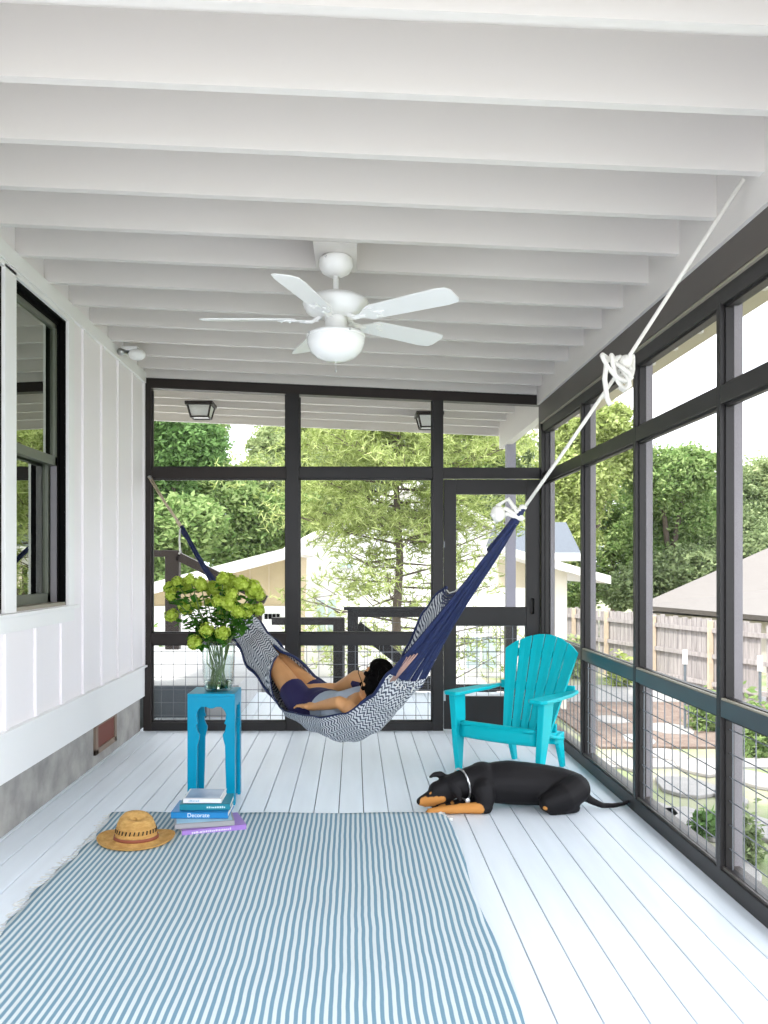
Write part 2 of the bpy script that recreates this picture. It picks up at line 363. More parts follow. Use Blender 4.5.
MB().box(dx[0]-.006, dx[0]+.012, DY0-.008, DY0+.002, .25, .33).build('hinge', MT['metal'], dr)
MB().tube([(1.49,DY0,.98),(1.49,DY0-.04,.98),(1.49,DY0-.04,1.1),(1.49,DY0,1.1)], .008, 8).build('handle', MT['black'], dr, smooth=True)

# ------------------------------------------------------------------ screened right wall
wr = empty('wall_right', (1.6, 4, 0), 'dark framed screened wall along the right side', 'wall', kind='structure')
XR = 1.566; PY = [6.96, 5.781, 4.687, 3.610, 2.53, 1.45]
RT = EYE+1.19; OT = EYE+1.115; RH, RL = EYE+.772, EYE+.692; QH, QL = EYE-.572, EYE-.645
MB().box(XR+.004, XR+.085, 1.0, 6.96, OT, RT).build('header', MT['dark'], wr, bevel=.003)
MB().box(XR-.012, XR+.006, 1.0, 6.96, RT-.004, RT+.012).build('cap_strip', MT['olive'], wr)
MB().box(XR, XR+.09, 1.0, 6.96, 0, .078).build('bottom_plate', MT['dark'], wr, bevel=.003)
MB().box(XR+.01, XR+.085, 1.0, 6.96, .078, .09).build('sill_strip', MT['beam'], wr)
for i, y in enumerate(PY):
    if i: MB().box(XR, XR+.062, y-.038, y, .07, OT+.01).build('post', MT['dark'], wr, bevel=.002); MB().box(XR+.062, XR+.098, y-.036, y-.002, .02, OT+.05).build('skylit_post_side', MT['edge'], wr)  # outer side of the dark post painted paler, as if lit by the sky
    else: MB().box(XR+.062, XR+.098, y-.045, y-.002, .02, OT+.05).build('skylit_post_side', MT['edge'], wr); MB().box(XR-.01, XR+.062, y-.03, y, .07, OT+.01).build('post', MT['dark'], wr, bevel=.002)
for i in range(len(PY)):
    y1 = PY[i]-(.038 if i else .03); y0 = PY[i+1] if i+1 < len(PY) else 1.0
    MB().box(XR+.001, XR+.07, y0, y1, RL, RH).build('rail', MT['dark'], wr, bevel=.003)
    MB().box(XR+.001, XR+.07, y0, y1, QL, QH).build('rail', MT['tealrail'], wr, bevel=.003)
    MB().box(XR+.004, XR+.03, y0, y1, QH, QH+.008).build('sill_strip', MT['olive'], wr)
    s = MB()
    for z0, z1 in ((QH, RL), (RH, OT), (.08, QL)):
        s.box(XR+.02, XR+.045, y1-.012, y1, z0, z1); s.box(XR+.02, XR+.045, y0, y0+.012, z0, z1); s.box(XR+.02, XR+.045, y0, y1, z0, z0+.012); s.box(XR+.02, XR+.045, y0, y1, z1-.012, z1)
        MB().add([(XR+.05,y0,z0),(XR+.05,y1,z0),(XR+.05,y1,z1),(XR+.05,y0,z1)], [(0,1,2,3)]).build('insect_screen', SCR, wr)
    s.build('screen_stop', MT['dark'], wr)
    w = MB(); yy = y1-.05
    while yy > y0: w.tube([(XR+.032,yy,.08),(XR+.032,yy,QL)], WR, 6); yy -= .1016
    zz = .17
    while zz < QL: w.tube([(XR+.036,y0,zz),(XR+.036,y1,zz)], WR, 6); zz += .1016
    w.build('wire_mesh', MT['wire'], wr)

# ------------------------------------------------------------------ outdoors setting
GZ = -1.3
grass = M('grass_ground', (.15,.21,.075), .95, col2=(.36,.32,.25), scale=1.3, bump=.6, bscale=20)
g = MB().box(-60, 60, -30, 90, GZ-.2, GZ).build('ground', grass, kind='structure'); tag(g, 'grassy yard ground around the porch', 'ground')
d = MB().box(-9, 3.0, 9.2, 19.9, GZ, GZ+.03).build('driveway', MT['concw'], kind='structure'); tag(d, 'bright pale concrete patio behind the porch', 'patio')
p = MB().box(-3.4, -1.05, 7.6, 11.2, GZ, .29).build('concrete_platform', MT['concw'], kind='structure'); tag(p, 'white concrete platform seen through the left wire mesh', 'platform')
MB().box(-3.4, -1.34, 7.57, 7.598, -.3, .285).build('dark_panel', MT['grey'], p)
d = MB().box(-12, 7, -14, -.65, -.5, -.10).build('bounce_slab', MT['concw'], kind='structure'); tag(d, 'pale slab added behind the viewpoint to bounce sunlight', 'patio')  # unseen slab, added so sunlight bounces up into the porch
# steps
st = empty('outdoor_steps', (-.8, 9.4, GZ), 'white steps beside the platform behind the hammock', 'steps', kind='structure')
for k in range(4):
    MB().box(-1.05+.26*k, -.79+.26*k, 9.5, 11, GZ, .10-.2*k).build('step', MT['concw'], st, bevel=.01)

# dark railing with sloping stair rail (left)
rl = empty('stair_railing', (-2.3, 11, .29), 'dark brown sloping stair railing beyond the left screen panel', 'railing', group=None)
Yr = 10.9
def rpt(px, py): return at(px, py, Yr)
P_ = lambda a, b_, w, h: MB().beam(rpt(*a), rpt(*b_), w, h)
P_((120, 553.5), (181, 553.5), .14, .085).build('handrail', MT['darkb'], rl, bevel=.004)
P_((178, 556), (266, 600), .14, .11).build('handrail', MT['darkb'], rl, bevel=.004)
b0 = rpt(173, 556); MB().box(b0.x-.09, b0.x+.09, Yr-.07, Yr+.07, .29, b0.z).build('post', MT['darkb'], rl, bevel=.004)
b0 = rpt(255, 596); MB().box(b0.x-.09, b0.x+.09, Yr-.07, Yr+.07, GZ, b0.z).build('post', MT['darkb'], rl, bevel=.004)
P_((222, 652), (262, 684), .06, .10).build('brace', MT['darkb'], rl)
# far railing
r2 = empty('stair_railing', (-.6, 10.2, GZ), 'short dark railing just beyond the middle screen panel, lower of the two there', 'railing')
Yr = 10.2
P_((272, 621), (344, 621), .12, .09).build('handrail', MT['dark'], r2, bevel=.004)
b0 = rpt(339, 618); MB().box(b0.x-.07, b0.x+.07, Yr-.07, Yr+.07, GZ, b0.z).build('post', MT['dark'], r2, bevel=.004)
# guardrail on the landing
r3 = empty('guard_railing', (.8, 9.0, 0), 'dark guard railing on the landing behind the middle panel and door', 'railing')
Yr = 9.0
MB().box(-.11, 1.66, 8.93, 9.07, .90, .935).build('rail_cap', MT['dark'], r3, bevel=.004)
MB().box(.03, 1.66, 8.97, 9.03, .825, .90).build('handrail', MT['dark'], r3)
MB().box(-.07, .045, 8.94, 9.06, 0, .90).build('post', MT['dark'], r3, bevel=.004)
MB().beam(at(357, 626, 9.2), at(440, 692, 9.2), .05, .12).build('sloping_rail', MT['dark'], r3)
MB().box(.05, 1.66, 8.98, 9.02, .03, .10).build('bottom_rail', MT['dark'], r3)
b0 = wires_y(.05, 1.66, .1, .83, 9.0).build('wire_mesh', MT['wire'], r3)
op = MB().box(1.62, 1.715, 8.85, 8.95, 0, EYE+1.31).build('porch_post', M('grey_post_paint', (.28,.27,.33), .5), origin=(1.66, 8.9, 0)); tag(op, 'slim grey post holding the outer roof, seen through the door', 'post')
MB().box(1.61, 1.725, 8.84, 8.96, 0, .75).build('post_base', MT['dark'], op)
# flush lanterns on the outer soffit
def lantern(px, Y, label):
    x = (px-CX)*Y/F; z = zr(x)
    t = empty('outdoor_ceiling_light', (x, Y, z), label, 'light', group='lanterns under the outer roof')
    MB().box(x-.135, x+.135, Y-.135, Y+.135, z-.035, z+.0).build('top_plate', MT['darkb'], t, bevel=.004)
    a, b_ = .112, .085; z0, z1 = z-.035, z-.145
    c = [(-1,-1),(1,-1),(1,1),(-1,1)]; fr = MB()
    for i in range(4):
        fr.beam((x+c[i][0]*a, Y+c[i][1]*a, z0), (x+c[i][0]*b_, Y+c[i][1]*b_, z1), .014, .014)
        j = (i+1) % 4; fr.beam((x+c[i][0]*b_, Y+c[i][1]*b_, z1), (x+c[j][0]*b_, Y+c[j][1]*b_, z1), .014, .014)
    fr.build('lantern_frame', MT['darkb'], t)
    MB().hexa([(x+i*b_*.96, Y+j*b_*.96, z1+.003) for i,j in c]+[(x+i*a*.96, Y+j*a*.96, z0) for i,j in c]).build('lamp_glass', M('frosted_glass', (.75,.76,.74), .3), t)
lantern(201, 8.2, 'black framed square lantern at left, under the outer roof')
lantern(429, 8.2, 'black framed square lantern half hidden behind the second post')

# neighbouring buildings
cr = M('cream_siding', (.50,.40,.25), .8, var=.03); wh = M('white_render', (.84,.83,.80), .8); wr_ = M('pale_roof', (.78,.75,.72), .8)
pane = M('house_window', (.45,.55,.55), .15)
gh = empty('garage', (-3.3, 16, GZ), 'cream garage with a white sloping eave behind the flowers', 'building')
def pxz(px, py, Y): q = at(px, py, Y); return (q.x, q.z)
wlp = [pxz(60,700,16), pxz(298,700,16), pxz(298,556,16), pxz(60,612,16)]
wlp = [(-5.6, GZ), (-1.15, GZ), pxz(298,553,16), pxz(60,615,16)]
MB().prism(wlp, lambda x,y,d: (x,d,y), 16, 19).build('wall', cr, gh)
for px in (232, 250, 269, 286):
    a = pxz(px, 600, 16); b_ = pxz(px, 553+(298-px)*.26+2, 16); MB().box(a[0]-.012, a[0]+.012, 15.985, 16, a[1], b_[1]).build('batten', M('batten_tan', (.55,.46,.32), .8), gh)
q0, q1 = pxz(40, 613, 16), pxz(306, 544, 16)
MB().hexa([(q0[0],15.4,q0[1]-.2),(q1[0],15.4,q1[1]-.2),(q1[0],19.4,q1[1]-.2),(q0[0],19.4,q0[1]-.2),(q0[0],15.4,q0[1]),(q1[0],15.4,q1[1]),(q1[0],19.4,q1[1]),(q0[0],19.4,q0[1])]).build('roof', wh, gh)
a = pxz(60, 606, 16); MB().box(-5.4, -1.2, 15.93, 15.98, GZ, a[1]).build('garage_door', wh, gh)
for k in range(4): gx = pxz(266+4*k, 616, 15.9); MB().box(gx[0]-.03, gx[0]+.03, 15.90, 15.935, gx[1]-.06, gx[1]+.04).build('small_window', MT['black'], gh)
hs = empty('white_house', (1.4, 20, GZ), 'overexposed white gabled house behind the pine', 'building')
pk = pxz(412, 489, 20); el = pxz(299, 549, 20); er = (2*pk[0]-el[0], el[1])
MB().prism([(el[0], GZ), (er[0], GZ), er, pk, el], lambda x,y,d: (x,d,y), 20, 27).build('wall', wh, hs)
for e in (el, er):
    dx_ = (e[0]-pk[0]); ex = pk[0]+dx_*1.12; ez = pk[1]+(e[1]-pk[1])*1.12
    MB().hexa([(pk[0],19.6,pk[1]+.02),(ex,19.6,ez+.02),(ex,27.4,ez+.02),(pk[0],27.4,pk[1]+.02),(pk[0],19.6,pk[1]+.2),(ex,19.6,ez+.2),(ex,27.4,ez+.2),(pk[0],27.4,pk[1]+.2)]).build('roof', wr_, hs)
for (a0, b0, a1, b1) in ((317,600,336,650), (466,637,496,668), (340,563,352,568)):
    c0 = pxz(a0, b0, 19.95); c1 = pxz(a1, b1, 19.95)
    wf = MB().box(c0[0], c1[0], 19.93, 20, c1[1], c0[1]).build('window', pane, hs); MB().box((c0[0]+c1[0])/2-.02, (c0[0]+c1[0])/2+.02, 19.9, 19.93, c1[1], c0[1]).build('mullion', wh, wf)
nb = empty('neighbour_porch', (3.4, 15, GZ), 'pale porch with a white pointed eave left of the wooden fence', 'building')
e0 = pxz(500, 545, 15); e1 = pxz(611, 576, 15)
MB().hexa([(e0[0],15,e0[1]-.14),(e1[0],15,e1[1]-.14),(e1[0],18,e1[1]-.14),(e0[0],18,e0[1]-.14),(e0[0],15,e0[1]),(e1[0],15,e1[1]),(e1[0],18,e1[1]),(e0[0],18,e0[1])]).build('eave', wh, nb)
c0 = pxz(552, 600, 15.4); c1 = pxz(567, 600, 15.4); MB().box(c0[0], c1[0], 15.4, 15.7, GZ, EYE-.05).build('column', M('cream_column', (.78,.72,.62), .8), nb)
c0 = pxz(500, 575, 16); MB().box(c0[0], 4.0, 16.2, 16.4, .95, 1.5).build('wall_band', M('cream_column2', (.72,.64,.5), .8), nb)
sh = M('grey_shingles', (.10,.115,.135), .85, var=.12, scale=14, stretch=(1,1,9))
c = [pxz(500,523,18), pxz(573,523,18), pxz(581,553,17), pxz(500,553,17)]
MB().add([(c[3][0],17,c[3][1]),(c[2][0],17,c[2][1]),(c[1][0],18.6,c[1][1]+.05),(c[0][0],18.6,c[0][1]+.05),(c[3][0],19.3,c[3][1]),(c[2][0],19.3,c[2][1])], [(0,1,2,3),(1,5,2),(3,2,5,4),(0,4,5,1),(0,3,4)]).build('shingle_roof', sh, nb)
MB().box(c[3][0], c[2][0], 17.0, 19.3, c[2][1]-.16, c[2][1]).build('fascia', wh, nb)
# neighbour's low shingle roof
nr = empty('neighbour_roof', (11, 22, GZ), 'wide tan shingled hip roof rising beyond the wooden fence', 'building')
tansh = M('tan_shingles', (.175,.160,.148), .9, var=.07, scale=5, stretch=(.6,.6,14))
A = at(636, 606, 25); B = at(990, 636, 15.5); Rg = at(768, 548, 27); Rg2 = at(1100, 548, 22); Bk = Vector((16, 34, A.z)); Bk2 = Vector((24, 20, A.z))
MB().add([A, B, Rg2, Rg, Bk, Bk2], [(0,1,2,3),(0,3,4),(3,2,5,4),(1,5,2)]).build('roof', tansh, nr, fix=False)
MB().prism([(A.x,A.y),(B.x,B.y),(Bk2.x,Bk2.y),(Bk.x,Bk.y)], lambda x,y,d: (x+.3,y+.3,d), GZ, min(A.z,B.z)-.1).build('wall', M('tan_wall', (.5,.45,.4), .9), nr)
MB().beam(A+Vector((0,0,-.03)), B+Vector((0,0,-.03)), .1, .12).build('gutter', MT['beam'], nr)
# fence
fm = M('weathered_wood', (.25,.225,.225), .9, col2=(.42,.385,.37), scale=3, stretch=(6,6,.5)); fp = M('fence_post_wood', (.56,.45,.33), .85, var=.1)
fn = empty('wooden_fence', (7.5, 17, GZ), 'weathered grey board fence with lighter posts along the right yard', 'fence')
path = [Vector((4.6,26.0)), Vector((6.2,21.1)), Vector((7.8,15.8)), Vector((9.3,10.2))]
ftop = .27; bd = MB(); rr = MB(); npost = 0
for i in range(3):
    a, b_ = path[i], path[i+1]; L = (b_-a).length; dd = (b_-a)/L; nn = Vector((dd.y, -dd.x)); n = int(L/.15)
    for k in range(n):
        s0 = a+dd*(k*.15+.005); s1 = a+dd*(k*.15+.145); h = ftop+random.uniform(-.03,.03)
        t0 = nn*-.0; bd.hexa([(s0.x,s0.y,GZ),(s1.x,s1.y,GZ),(s1.x+.02,s1.y+.01,GZ),(s0.x+.02,s0.y+.01,GZ),(s0.x,s0.y,h),(s1.x,s1.y,h),(s1.x+.02,s1.y+.01,h),(s0.x+.02,s0.y+.01,h)])
    for z in (GZ+.25, GZ+.82, GZ+1.35):
        MB().beam((a.x-.04,a.y,z), (b_.x-.04,b_.y,z), .04, .09).build('fence_rail', fm, fn)
    k = .4
    while k < L: q = a+dd*k; MB().box(q.x-.10, q.x-.01, q.y-.045, q.y+.045, GZ, ftop-.02).build('fence_post', fp, fn); k += 1.85
bd.build('fence_boards', fm, fn)

# ------------------------------------------------------------------ trees and shrubs
def leafquads(m, cs, size, rng, asp=1.0):
    for c in cs:
        s = size*rng.uniform(.6, 1.35)
        a = Vector((rng.gauss(0,1), rng.gauss(0,1), rng.gauss(0,.7))).normalized()
        b = a.cross(Vector((rng.gauss(0,1), rng.gauss(0,1), rng.gauss(0,1)))).normalized()
        n = len(m.v); a = a*s*asp; b = b*s/asp
        m.v += [tuple(c-a), tuple(c-b*.6), tuple(c+a), tuple(c+b*.6)]; m.f.append((n,n+1,n+2,n+3))
def blobpts(c, r, n, rng, clump=.22):
    out = []; nc = max(6, n//45)
    for _ in range(nc):
        d = Vector((rng.gauss(0,1), rng.gauss(0,1), rng.gauss(0,1))).normalized()*r*rng.uniform(.55, 1.0)
        d.z *= .85; cc = Vector(c)+d; cr_ = r*clump*rng.uniform(.7, 1.5)
        for _ in range(n//nc):
            e = Vector((rng.gauss(0,1), rng.gauss(0,1), rng.gauss(0,.7)))*cr_*.55; out.append(cc+e)
    return out
G = dict(
 deep=leafmat('leaf_deep', (.08,.16,.045), (.22,.36,.13)), mid=leafmat('leaf_mid', (.14,.24,.07), (.38,.48,.20)),
 pale=leafmat('leaf_pale', (.20,.27,.11), (.48,.54,.28)), lime=leafmat('leaf_lime', (.22,.29,.07), (.56,.62,.27)),
 olive=leafmat('leaf_olive', (.15,.21,.09), (.36,.43,.22)))
def tree(blobs, Y, mt, label, n=5200, leaf=.078, depth=.5, group='trees beyond the yard', name='tree', trunk=True):
    rng = random.Random(int(sum(b[0]*3+b[1] for b in blobs)+Y*11)); m = MB(); cs = []
    for px, py, r in blobs:
        c = at(px, py, Y*rng.uniform(.96, 1.04)); rr = r*Y/F; cs.append((c, rr)); leafquads(m, blobpts(c, rr, int(n*1.5), rng), leaf, rng, 1.15)
    low = min(cs, key=lambda q: q[0].z); cx = sum(c.x for c, _ in cs)/len(cs)
    base = Vector((cx, Y, GZ)); t = empty(name, base, label, 'tree', group)
    m.build('crown', mt, t, fix=False)
    if trunk:
        w = MB(); mid = base+Vector((.1, 0, max(.8, (low[0].z-GZ)*.7)))
        w.tube([base, (base+mid)/2+Vector((.05,0,0)), mid], [.26, .2, .17], 10)
        for c, rr in cs: w.tube([mid, (mid+c)/2+Vector((0,0,.15*rr)), c], [.13, .09, .04], 7)
        w.build('trunk', MT['bark'], t, smooth=True)
    return t
tree([(128,440,40),(165,418,34),(190,445,34),(150,480,42),(110,500,40)], 26, G['deep'], 'dark green leafy tree at far left beyond the patio', 6500)
tree([(200,425,26),(205,470,26),(178,500,34)], 28.5, G['mid'], 'mid green tree whose edge meets the gap of bright sky', 5000)
tree([(275,448,26),(300,430,34),(262,485,32),(310,470,36)], 32, G['pale'], 'pale grey-green tree right of the gap of sky', 6000)
tree([(150,540,40),(190,525,34),(165,570,30),(120,560,40)], 22, G['mid'], 'leafy tree low at the left beyond the cream garage', 5500, .09)
tree([(225,505,40),(262,530,34),(235,545,34),(295,520,32)], 29, G['mid'], 'bushy green tree directly above the cream garage eave', 5500, .09)
tree([(352,430,42),(325,470,40),(370,470,40),(345,510,34)], 33, G['pale'], 'pale green tree behind the pine, left of its trunk', 6000)
tree([(425,425,44),(470,440,40),(440,480,44),(400,520,30)], 34, G['mid'], 'green tree behind the pine, right of its trunk', 6000)
tree([(505,460,36),(545,500,40),(500,510,36),(480,405,34)], 36, G['olive'], 'grey-green tree seen over the screen door', 6000)
tree([(575,440,30),(600,425,28),(575,480,40),(560,530,40),(620,455,28)], 30, G['lime'], 'yellow-green tree seen in the two farthest right panes', 6000)
tree([(610,500,40),(600,550,42),(640,540,36),(575,585,30)], 34, G['mid'], 'bushy tree behind the fence beside the white pointed eave', 6000)
tree([(660,478,34),(680,510,40),(650,540,36),(690,470,26)], 32, G['mid'], 'rounded green tree above the left end of the tan roof', 6000)
tree([(715,520,40),(735,495,30),(700,560,40),(745,540,40)], 35, G['olive'], 'darker tree behind the tan roof, hidden partly by a post', 5500)
tree([(790,490,44),(765,520,36),(830,500,50),(770,480,30)], 36, G['pale'], 'pale tree at the right edge behind the tan roof', 5500)
tree([(660,580,30),(690,570,30),(630,590,26),(720,580,34),(760,560,34)], 31, G['olive'], 'low dark shrubs rising just behind the tan roof', 4500, trunk=False)
tree([(40,470,60),(60,400,50),(-20,500,60)], 25, G['deep'], 'dark tree beyond the house corner', 4000)
# pine
pn = empty('pine_tree', (at(398,600,13).x, 13, GZ), 'tall pine with yellow-green needles behind the middle panel', 'tree')
rng = random.Random(5); pb = Vector((at(398,600,13).x, 13, GZ)); tr = MB(); nd = MB(); H = 5.6
tr.tube([pb+Vector((.03*math.sin(k*1.3), 0, H*k/12)) for k in range(13)], [.095-.006*k for k in range(13)], 10)
def needles(c, s, n):
    for _ in range(n):
        cc = c+Vector((rng.gauss(0,1), rng.gauss(0,1), rng.gauss(0,.6)))*s*.45
        for _ in range(6):
            d = Vector((rng.gauss(0,1), rng.gauss(0,1), rng.gauss(.4,.8))).normalized()*.11
            w = d.cross(Vector((rng.gauss(0,1), rng.gauss(0,1), rng.gauss(0,1)))).normalized()*.009
            k = len(nd.v); nd.v += [tuple(cc-w), tuple(cc+w), tuple(cc+d+w*.4), tuple(cc+d-w*.4)]; nd.f.append((k,k+1,k+2,k+3))
for k in range(64):
    z = 1.0+4.7*(k/64)**.9; a = k*2.4; L = (1.75 if z < 3.6 else 2.1)*rng.uniform(.6, 1.05)*(1.1 if z < 4.6 else .75)
    s = pb+Vector((0,0,z)); d = Vector((math.cos(a), math.sin(a)*.8, rng.uniform(.02,.28)))
    e = s+d*L; midp = s+d*L*.5+Vector((0,0,-.08)); tr.tube([s, midp+Vector((rng.gauss(0,.06),0,rng.gauss(0,.08))), e], [.018, .011, .004], 6)
    dense = 6 if z < 2.9 else 14
    for j in range(dense):
        q = rng.uniform(.3, 1.05); p0 = s+d*L*q+Vector((rng.gauss(0,.16), rng.gauss(0,.16), rng.gauss(0,.10)))
        tr.tube([s+d*L*max(.1,q-.15), p0], [.008, .004], 4, cap=False); needles(p0, .34, 9 if z < 2.9 else 16)
tr.build('trunk', MT['bark'], pn, smooth=True); nd.build('needles', G['lime'], pn, fix=False)
def shrub(px, py, Y, r, mt, label, n=1500, leaf=.05, h=1.0):
    c = at(px, py, Y); rng = random.Random(int(px*7+py)); m = MB(); rr = r*Y/F
    base = Vector((c.x, Y, GZ)); t = empty('shrub', base, label, 'shrub', 'shrubs in the yard')
    pts = [base+Vector((rng.gauss(0,.45)*rr, rng.gauss(0,.45)*rr, abs(rng.gauss(.55,.35))*rr*2*h)) for _ in range(n)]
    leafquads(m, pts, leaf, rng, 1.2); m.build('foliage', mt, t, fix=False)
    s = MB()
    for k in range(7):
        a = k*.9; s.tube([base, base+Vector((math.cos(a)*rr*.4, math.sin(a)*rr*.4, rr*1.1*h))], [.012,.005], 5)
    s.build('stems', MT['bark'], t)
shrub(706, 735, 13.5, 14, G['mid'], 'leafy green shrub seen through the wire beside the nearest post')
shrub(756, 758, 11.8, 20, G['mid'], 'leafy green shrub at the right edge beyond the wire mesh')
shrub(749, 862, 7.5, 12, G['olive'], 'tall thin weeds just outside the nearest wire mesh', 700, .03, 1.6)
shrub(706, 845, 8.2, 12, G['deep'], 'spiky dark green plant low outside the second wire panel', 900, .045, .8)
shrub(620, 690, 18.5, 12, G['lime'], 'low lime green planting at the foot of the fence', 900, .06)
shrub(158, 620, 13.2, 22, G['mid'], 'green hedge below the eave at far left', 2500, .06, 1.4)
shrub(575, 640, 20, 14, G['pale'], 'pale shrub behind the turquoise chair back', 1000, .07)
# bed, path and stepping stones
stonep = M('path_concrete', (.30,.29,.28), .9, var=.08)
bed = MB().box(3.6, 8.2, 12.2, 16.2, GZ, GZ+.035).build('garden_bed', M('bed_soil', (.13,.085,.065), .95, col2=(.22,.17,.14), scale=6, bump=.8), kind='structure'); tag(bed, 'reddish soil bed in the yard', 'garden bed')
pth = MB().box(2.6, 8.6, 16.3, 18.6, GZ, GZ+.03).build('garden_path', stonep, kind='structure'); tag(pth, 'pale path at the foot of the fence', 'path')
pth = MB().box(3.2, 8.2, 11.0, 11.5, GZ, GZ+.03).build('garden_path', stonep, kind='structure'); tag(pth, 'pale path before the soil bed', 'path')
stone = M('stepping_stone', (.30,.285,.27), .9, var=.08, bump=.4)
k = 0
for (px, py, w, h) in ((672,731,22,.5),(667,757,20,.4),(697,770,20,.42),(686,789,27,.5),(694,825,26,.55),(757,782,24,.5),(765,832,22,.55),(640,742,16,.4),(612,722,16,.4),(625,765,16,.4),(655,812,18,.4),(730,800,14,.3),(735,872,22,.4)):
    Y = (EYE-GZ)*F/(py-CY); c = Vector(((px-CX)*Y/F, Y, GZ)); rw = w*Y/F; poly = []; rng = random.Random(px)
    for j in range(11): a = 2*math.pi*j/11; rr = rng.uniform(.85, 1.1); poly.append((c.x+rw*rr*math.cos(a), c.y+h*rr*math.sin(a)))
    o = MB().prism(poly, lambda x,y,d: (x,y,d), GZ, GZ+.05).build('stepping_stone', stone, origin=c, bevel=.012)
    tag(o, 'pale flat stepping stone in the grass outside the right wall', 'stone', 'stepping stones in the yard'); k += 1
for px, pt, pw, pb_, Y, lb in ((685, 650, 664, 700, 13.5, 'white topped garden stake between two fence posts'), (760, 656, 671, 720, 12.5, 'white topped garden stake near the right edge')):
    a = at(px, pt, Y); b_ = at(px, pw, Y)
    t = empty('garden_stake', (a.x, Y, GZ), lb, 'stake')
    MB().tube([(a.x,Y,GZ),(a.x,Y,b_.z)], .022, 8).build('stake_shaft', MT['grey'], t); MB().tube([(a.x,Y,b_.z),(a.x,Y,a.z)], .04, 8).build('stake_cap', MT['white'], t)
# ------------------------------------------------------------------ ceiling fan
FX, FY = -.09, 4.15; fz = zr(FX)
mb_ = MB(); mb_.hexa([(FX-.105,3.966,zr(FX-.105)-.002),(FX+.105,3.966,zr(FX+.105)-.002),(FX+.105,4.335,zr(FX+.105)-.002),(FX-.105,4.335,zr(FX-.105)-.002),
   (FX-.105,3.966,fz+.2),(FX+.105,3.966,fz+.2),(FX+.105,4.335,fz+.2),(FX-.105,4.335,fz+.2)])
mb_.build('fan_mounting_block', MT['ceil'], ceo)
fan = empty('ceiling_fan', (FX, FY, fz-.002), 'white five bladed ceiling fan with a bowl light, hung from the rafters', 'ceiling fan')
c = (FX, FY, fz-.002)
MB().lathe([(.07,0),(.082,-.01),(.084,-.045),(.07,-.075),(.035,-.095),(.0,-.096)], c, 32).build('canopy', MT['white'], fan, smooth=True)
MB().lathe([(.0,-.08),(.014,-.08),(.014,-.19),(.0,-.19)], c, 16).build('downrod', MT['white'], fan, smooth=True)
cd_ = (FX, FY, fz-.030)
MB().lathe([(.0,-.150),(.03,-.150),(.06,-.158),(.12,-.170),(.158,-.190),(.166,-.205),(.160,-.215),(.160,-.222),(.154,-.228),(.150,-.240),(.11,-.262),(.08,-.27),(.0,-.27)], cd_, 48).build('motor_housing', MT['white'], fan, smooth=True)
MB().lathe([(.0,-.268),(.055,-.268),(.055,-.285),(.05,-.33),(.08,-.345),(.135,-.352),(.146,-.362),(.146,-.372),(.0,-.372)], cd_, 40).build('light_fitter', MT['white'], fan, smooth=True)
bowl = bpy.data.materials.new('frosted_bowl'); bowl.use_nodes = True; bb = bowl.node_tree.nodes['Principled BSDF']
bb.inputs['Base Color'].default_value = (.9,.9,.89,1); bb.inputs['Roughness'].default_value = .2
MB().lathe([(.142,-.370),(.145,-.378),(.141,-.405),(.126,-.440),(.094,-.468),(.05,-.484),(.0,-.490)], cd_, 40).build('light_bowl', bowl, fan, smooth=True)
MB().tube([(FX,FY,fz-.505),(FX,FY,fz-.56)], .0018, 5).ell((FX,FY,fz-.565), (.005,.005,.010), None, 8, 6).build('pull_chain', MT['metal'], fan)
for k in range(4): a = k*math.pi/2+.5; MB().ell((FX+.147*math.cos(a), FY+.147*math.sin(a), fz-.394), (.007,.007,.007), None, 8, 6).build('screw', MT['metal'], fan)
MB().ell((FX-.05, FY-.07, fz-.02), (.007,.007,.007), None, 8, 6).build('screw', MT['metal'], fan)
bz = fz-.312
for k in range(5):
    a = R(108-72*k); d = Vector((math.cos(a), math.sin(a), 0)); s = Vector((-d.y, d.x, 0)); pitch = R(-13)
    up = Vector((0,0,1)); sw = s*math.cos(pitch)+up*math.sin(pitch); nn = up*math.cos(pitch)-s*math.sin(pitch)
    o = Vector((FX, FY, bz))
    poly = [(.20,-.045),(.23,-.062),(.60,-.074),(.655,-.066),(.672,-.04),(.672,.04),(.655,.066),(.60,.074),(.23,.062),(.20,.045)]
    bl = MB().prism(poly, lambda x,y,t: o+d*x+sw*y+nn*t, -.003, .003).build('blade', MT['white'], fan, bevel=.002)
    br = MB(); br.prism([(.085,-.018),(.15,-.012),(.20,-.05),(.255,-.045),(.235,-.015),(.29,0),(.235,.015),(.255,.045),(.20,.05),(.15,.012),(.085,.018)], lambda x,y,t: o+d*x+sw*y+nn*t, -.010, -.004)
    br.tube([o+d*.07+up*.02, o+d*.12-up*.012, o+d*.18-up*.008], [.012,.010,.008], 8)
    for q in ((.23,-.03),(.23,.03),(.27,0)): br.ell(o+d*q[0]+sw*q[1]-nn*.011, (.006,.006,.004), None, 8, 6)
    br.build('blade_bracket', MT['white'], bl)
# flood light in the ceiling corner
fx, fy = -1.64, 6.15; fzz = zr(fx)
fl_ = empty('security_light', (fx, fy, fzz), 'small white round security light tucked under the rafters by the left wall', 'light')
MB().box(fx-.06, fx+.06, fy-.06, fy+.06, fzz-.03, fzz).build('mounting_plate', MT['white'], fl_, bevel=.006)
MB().tube([(fx,fy,fzz-.02),(fx+.02,fy-.02,fzz-.05)], .018, 10).ell((fx+.05,fy-.03,fzz-.055), (.062,.055,.042)).build('lamp_head', MT['white'], fl_, smooth=True)
MB().tube([(fx-.02,fy-.03,fzz-.035),(fx-.05,fy-.07,fzz-.045),(fx-.055,fy-.09,fzz-.05)], [.018,.022,.028], 14).build('sensor', MT['metal'], fl_, smooth=True)

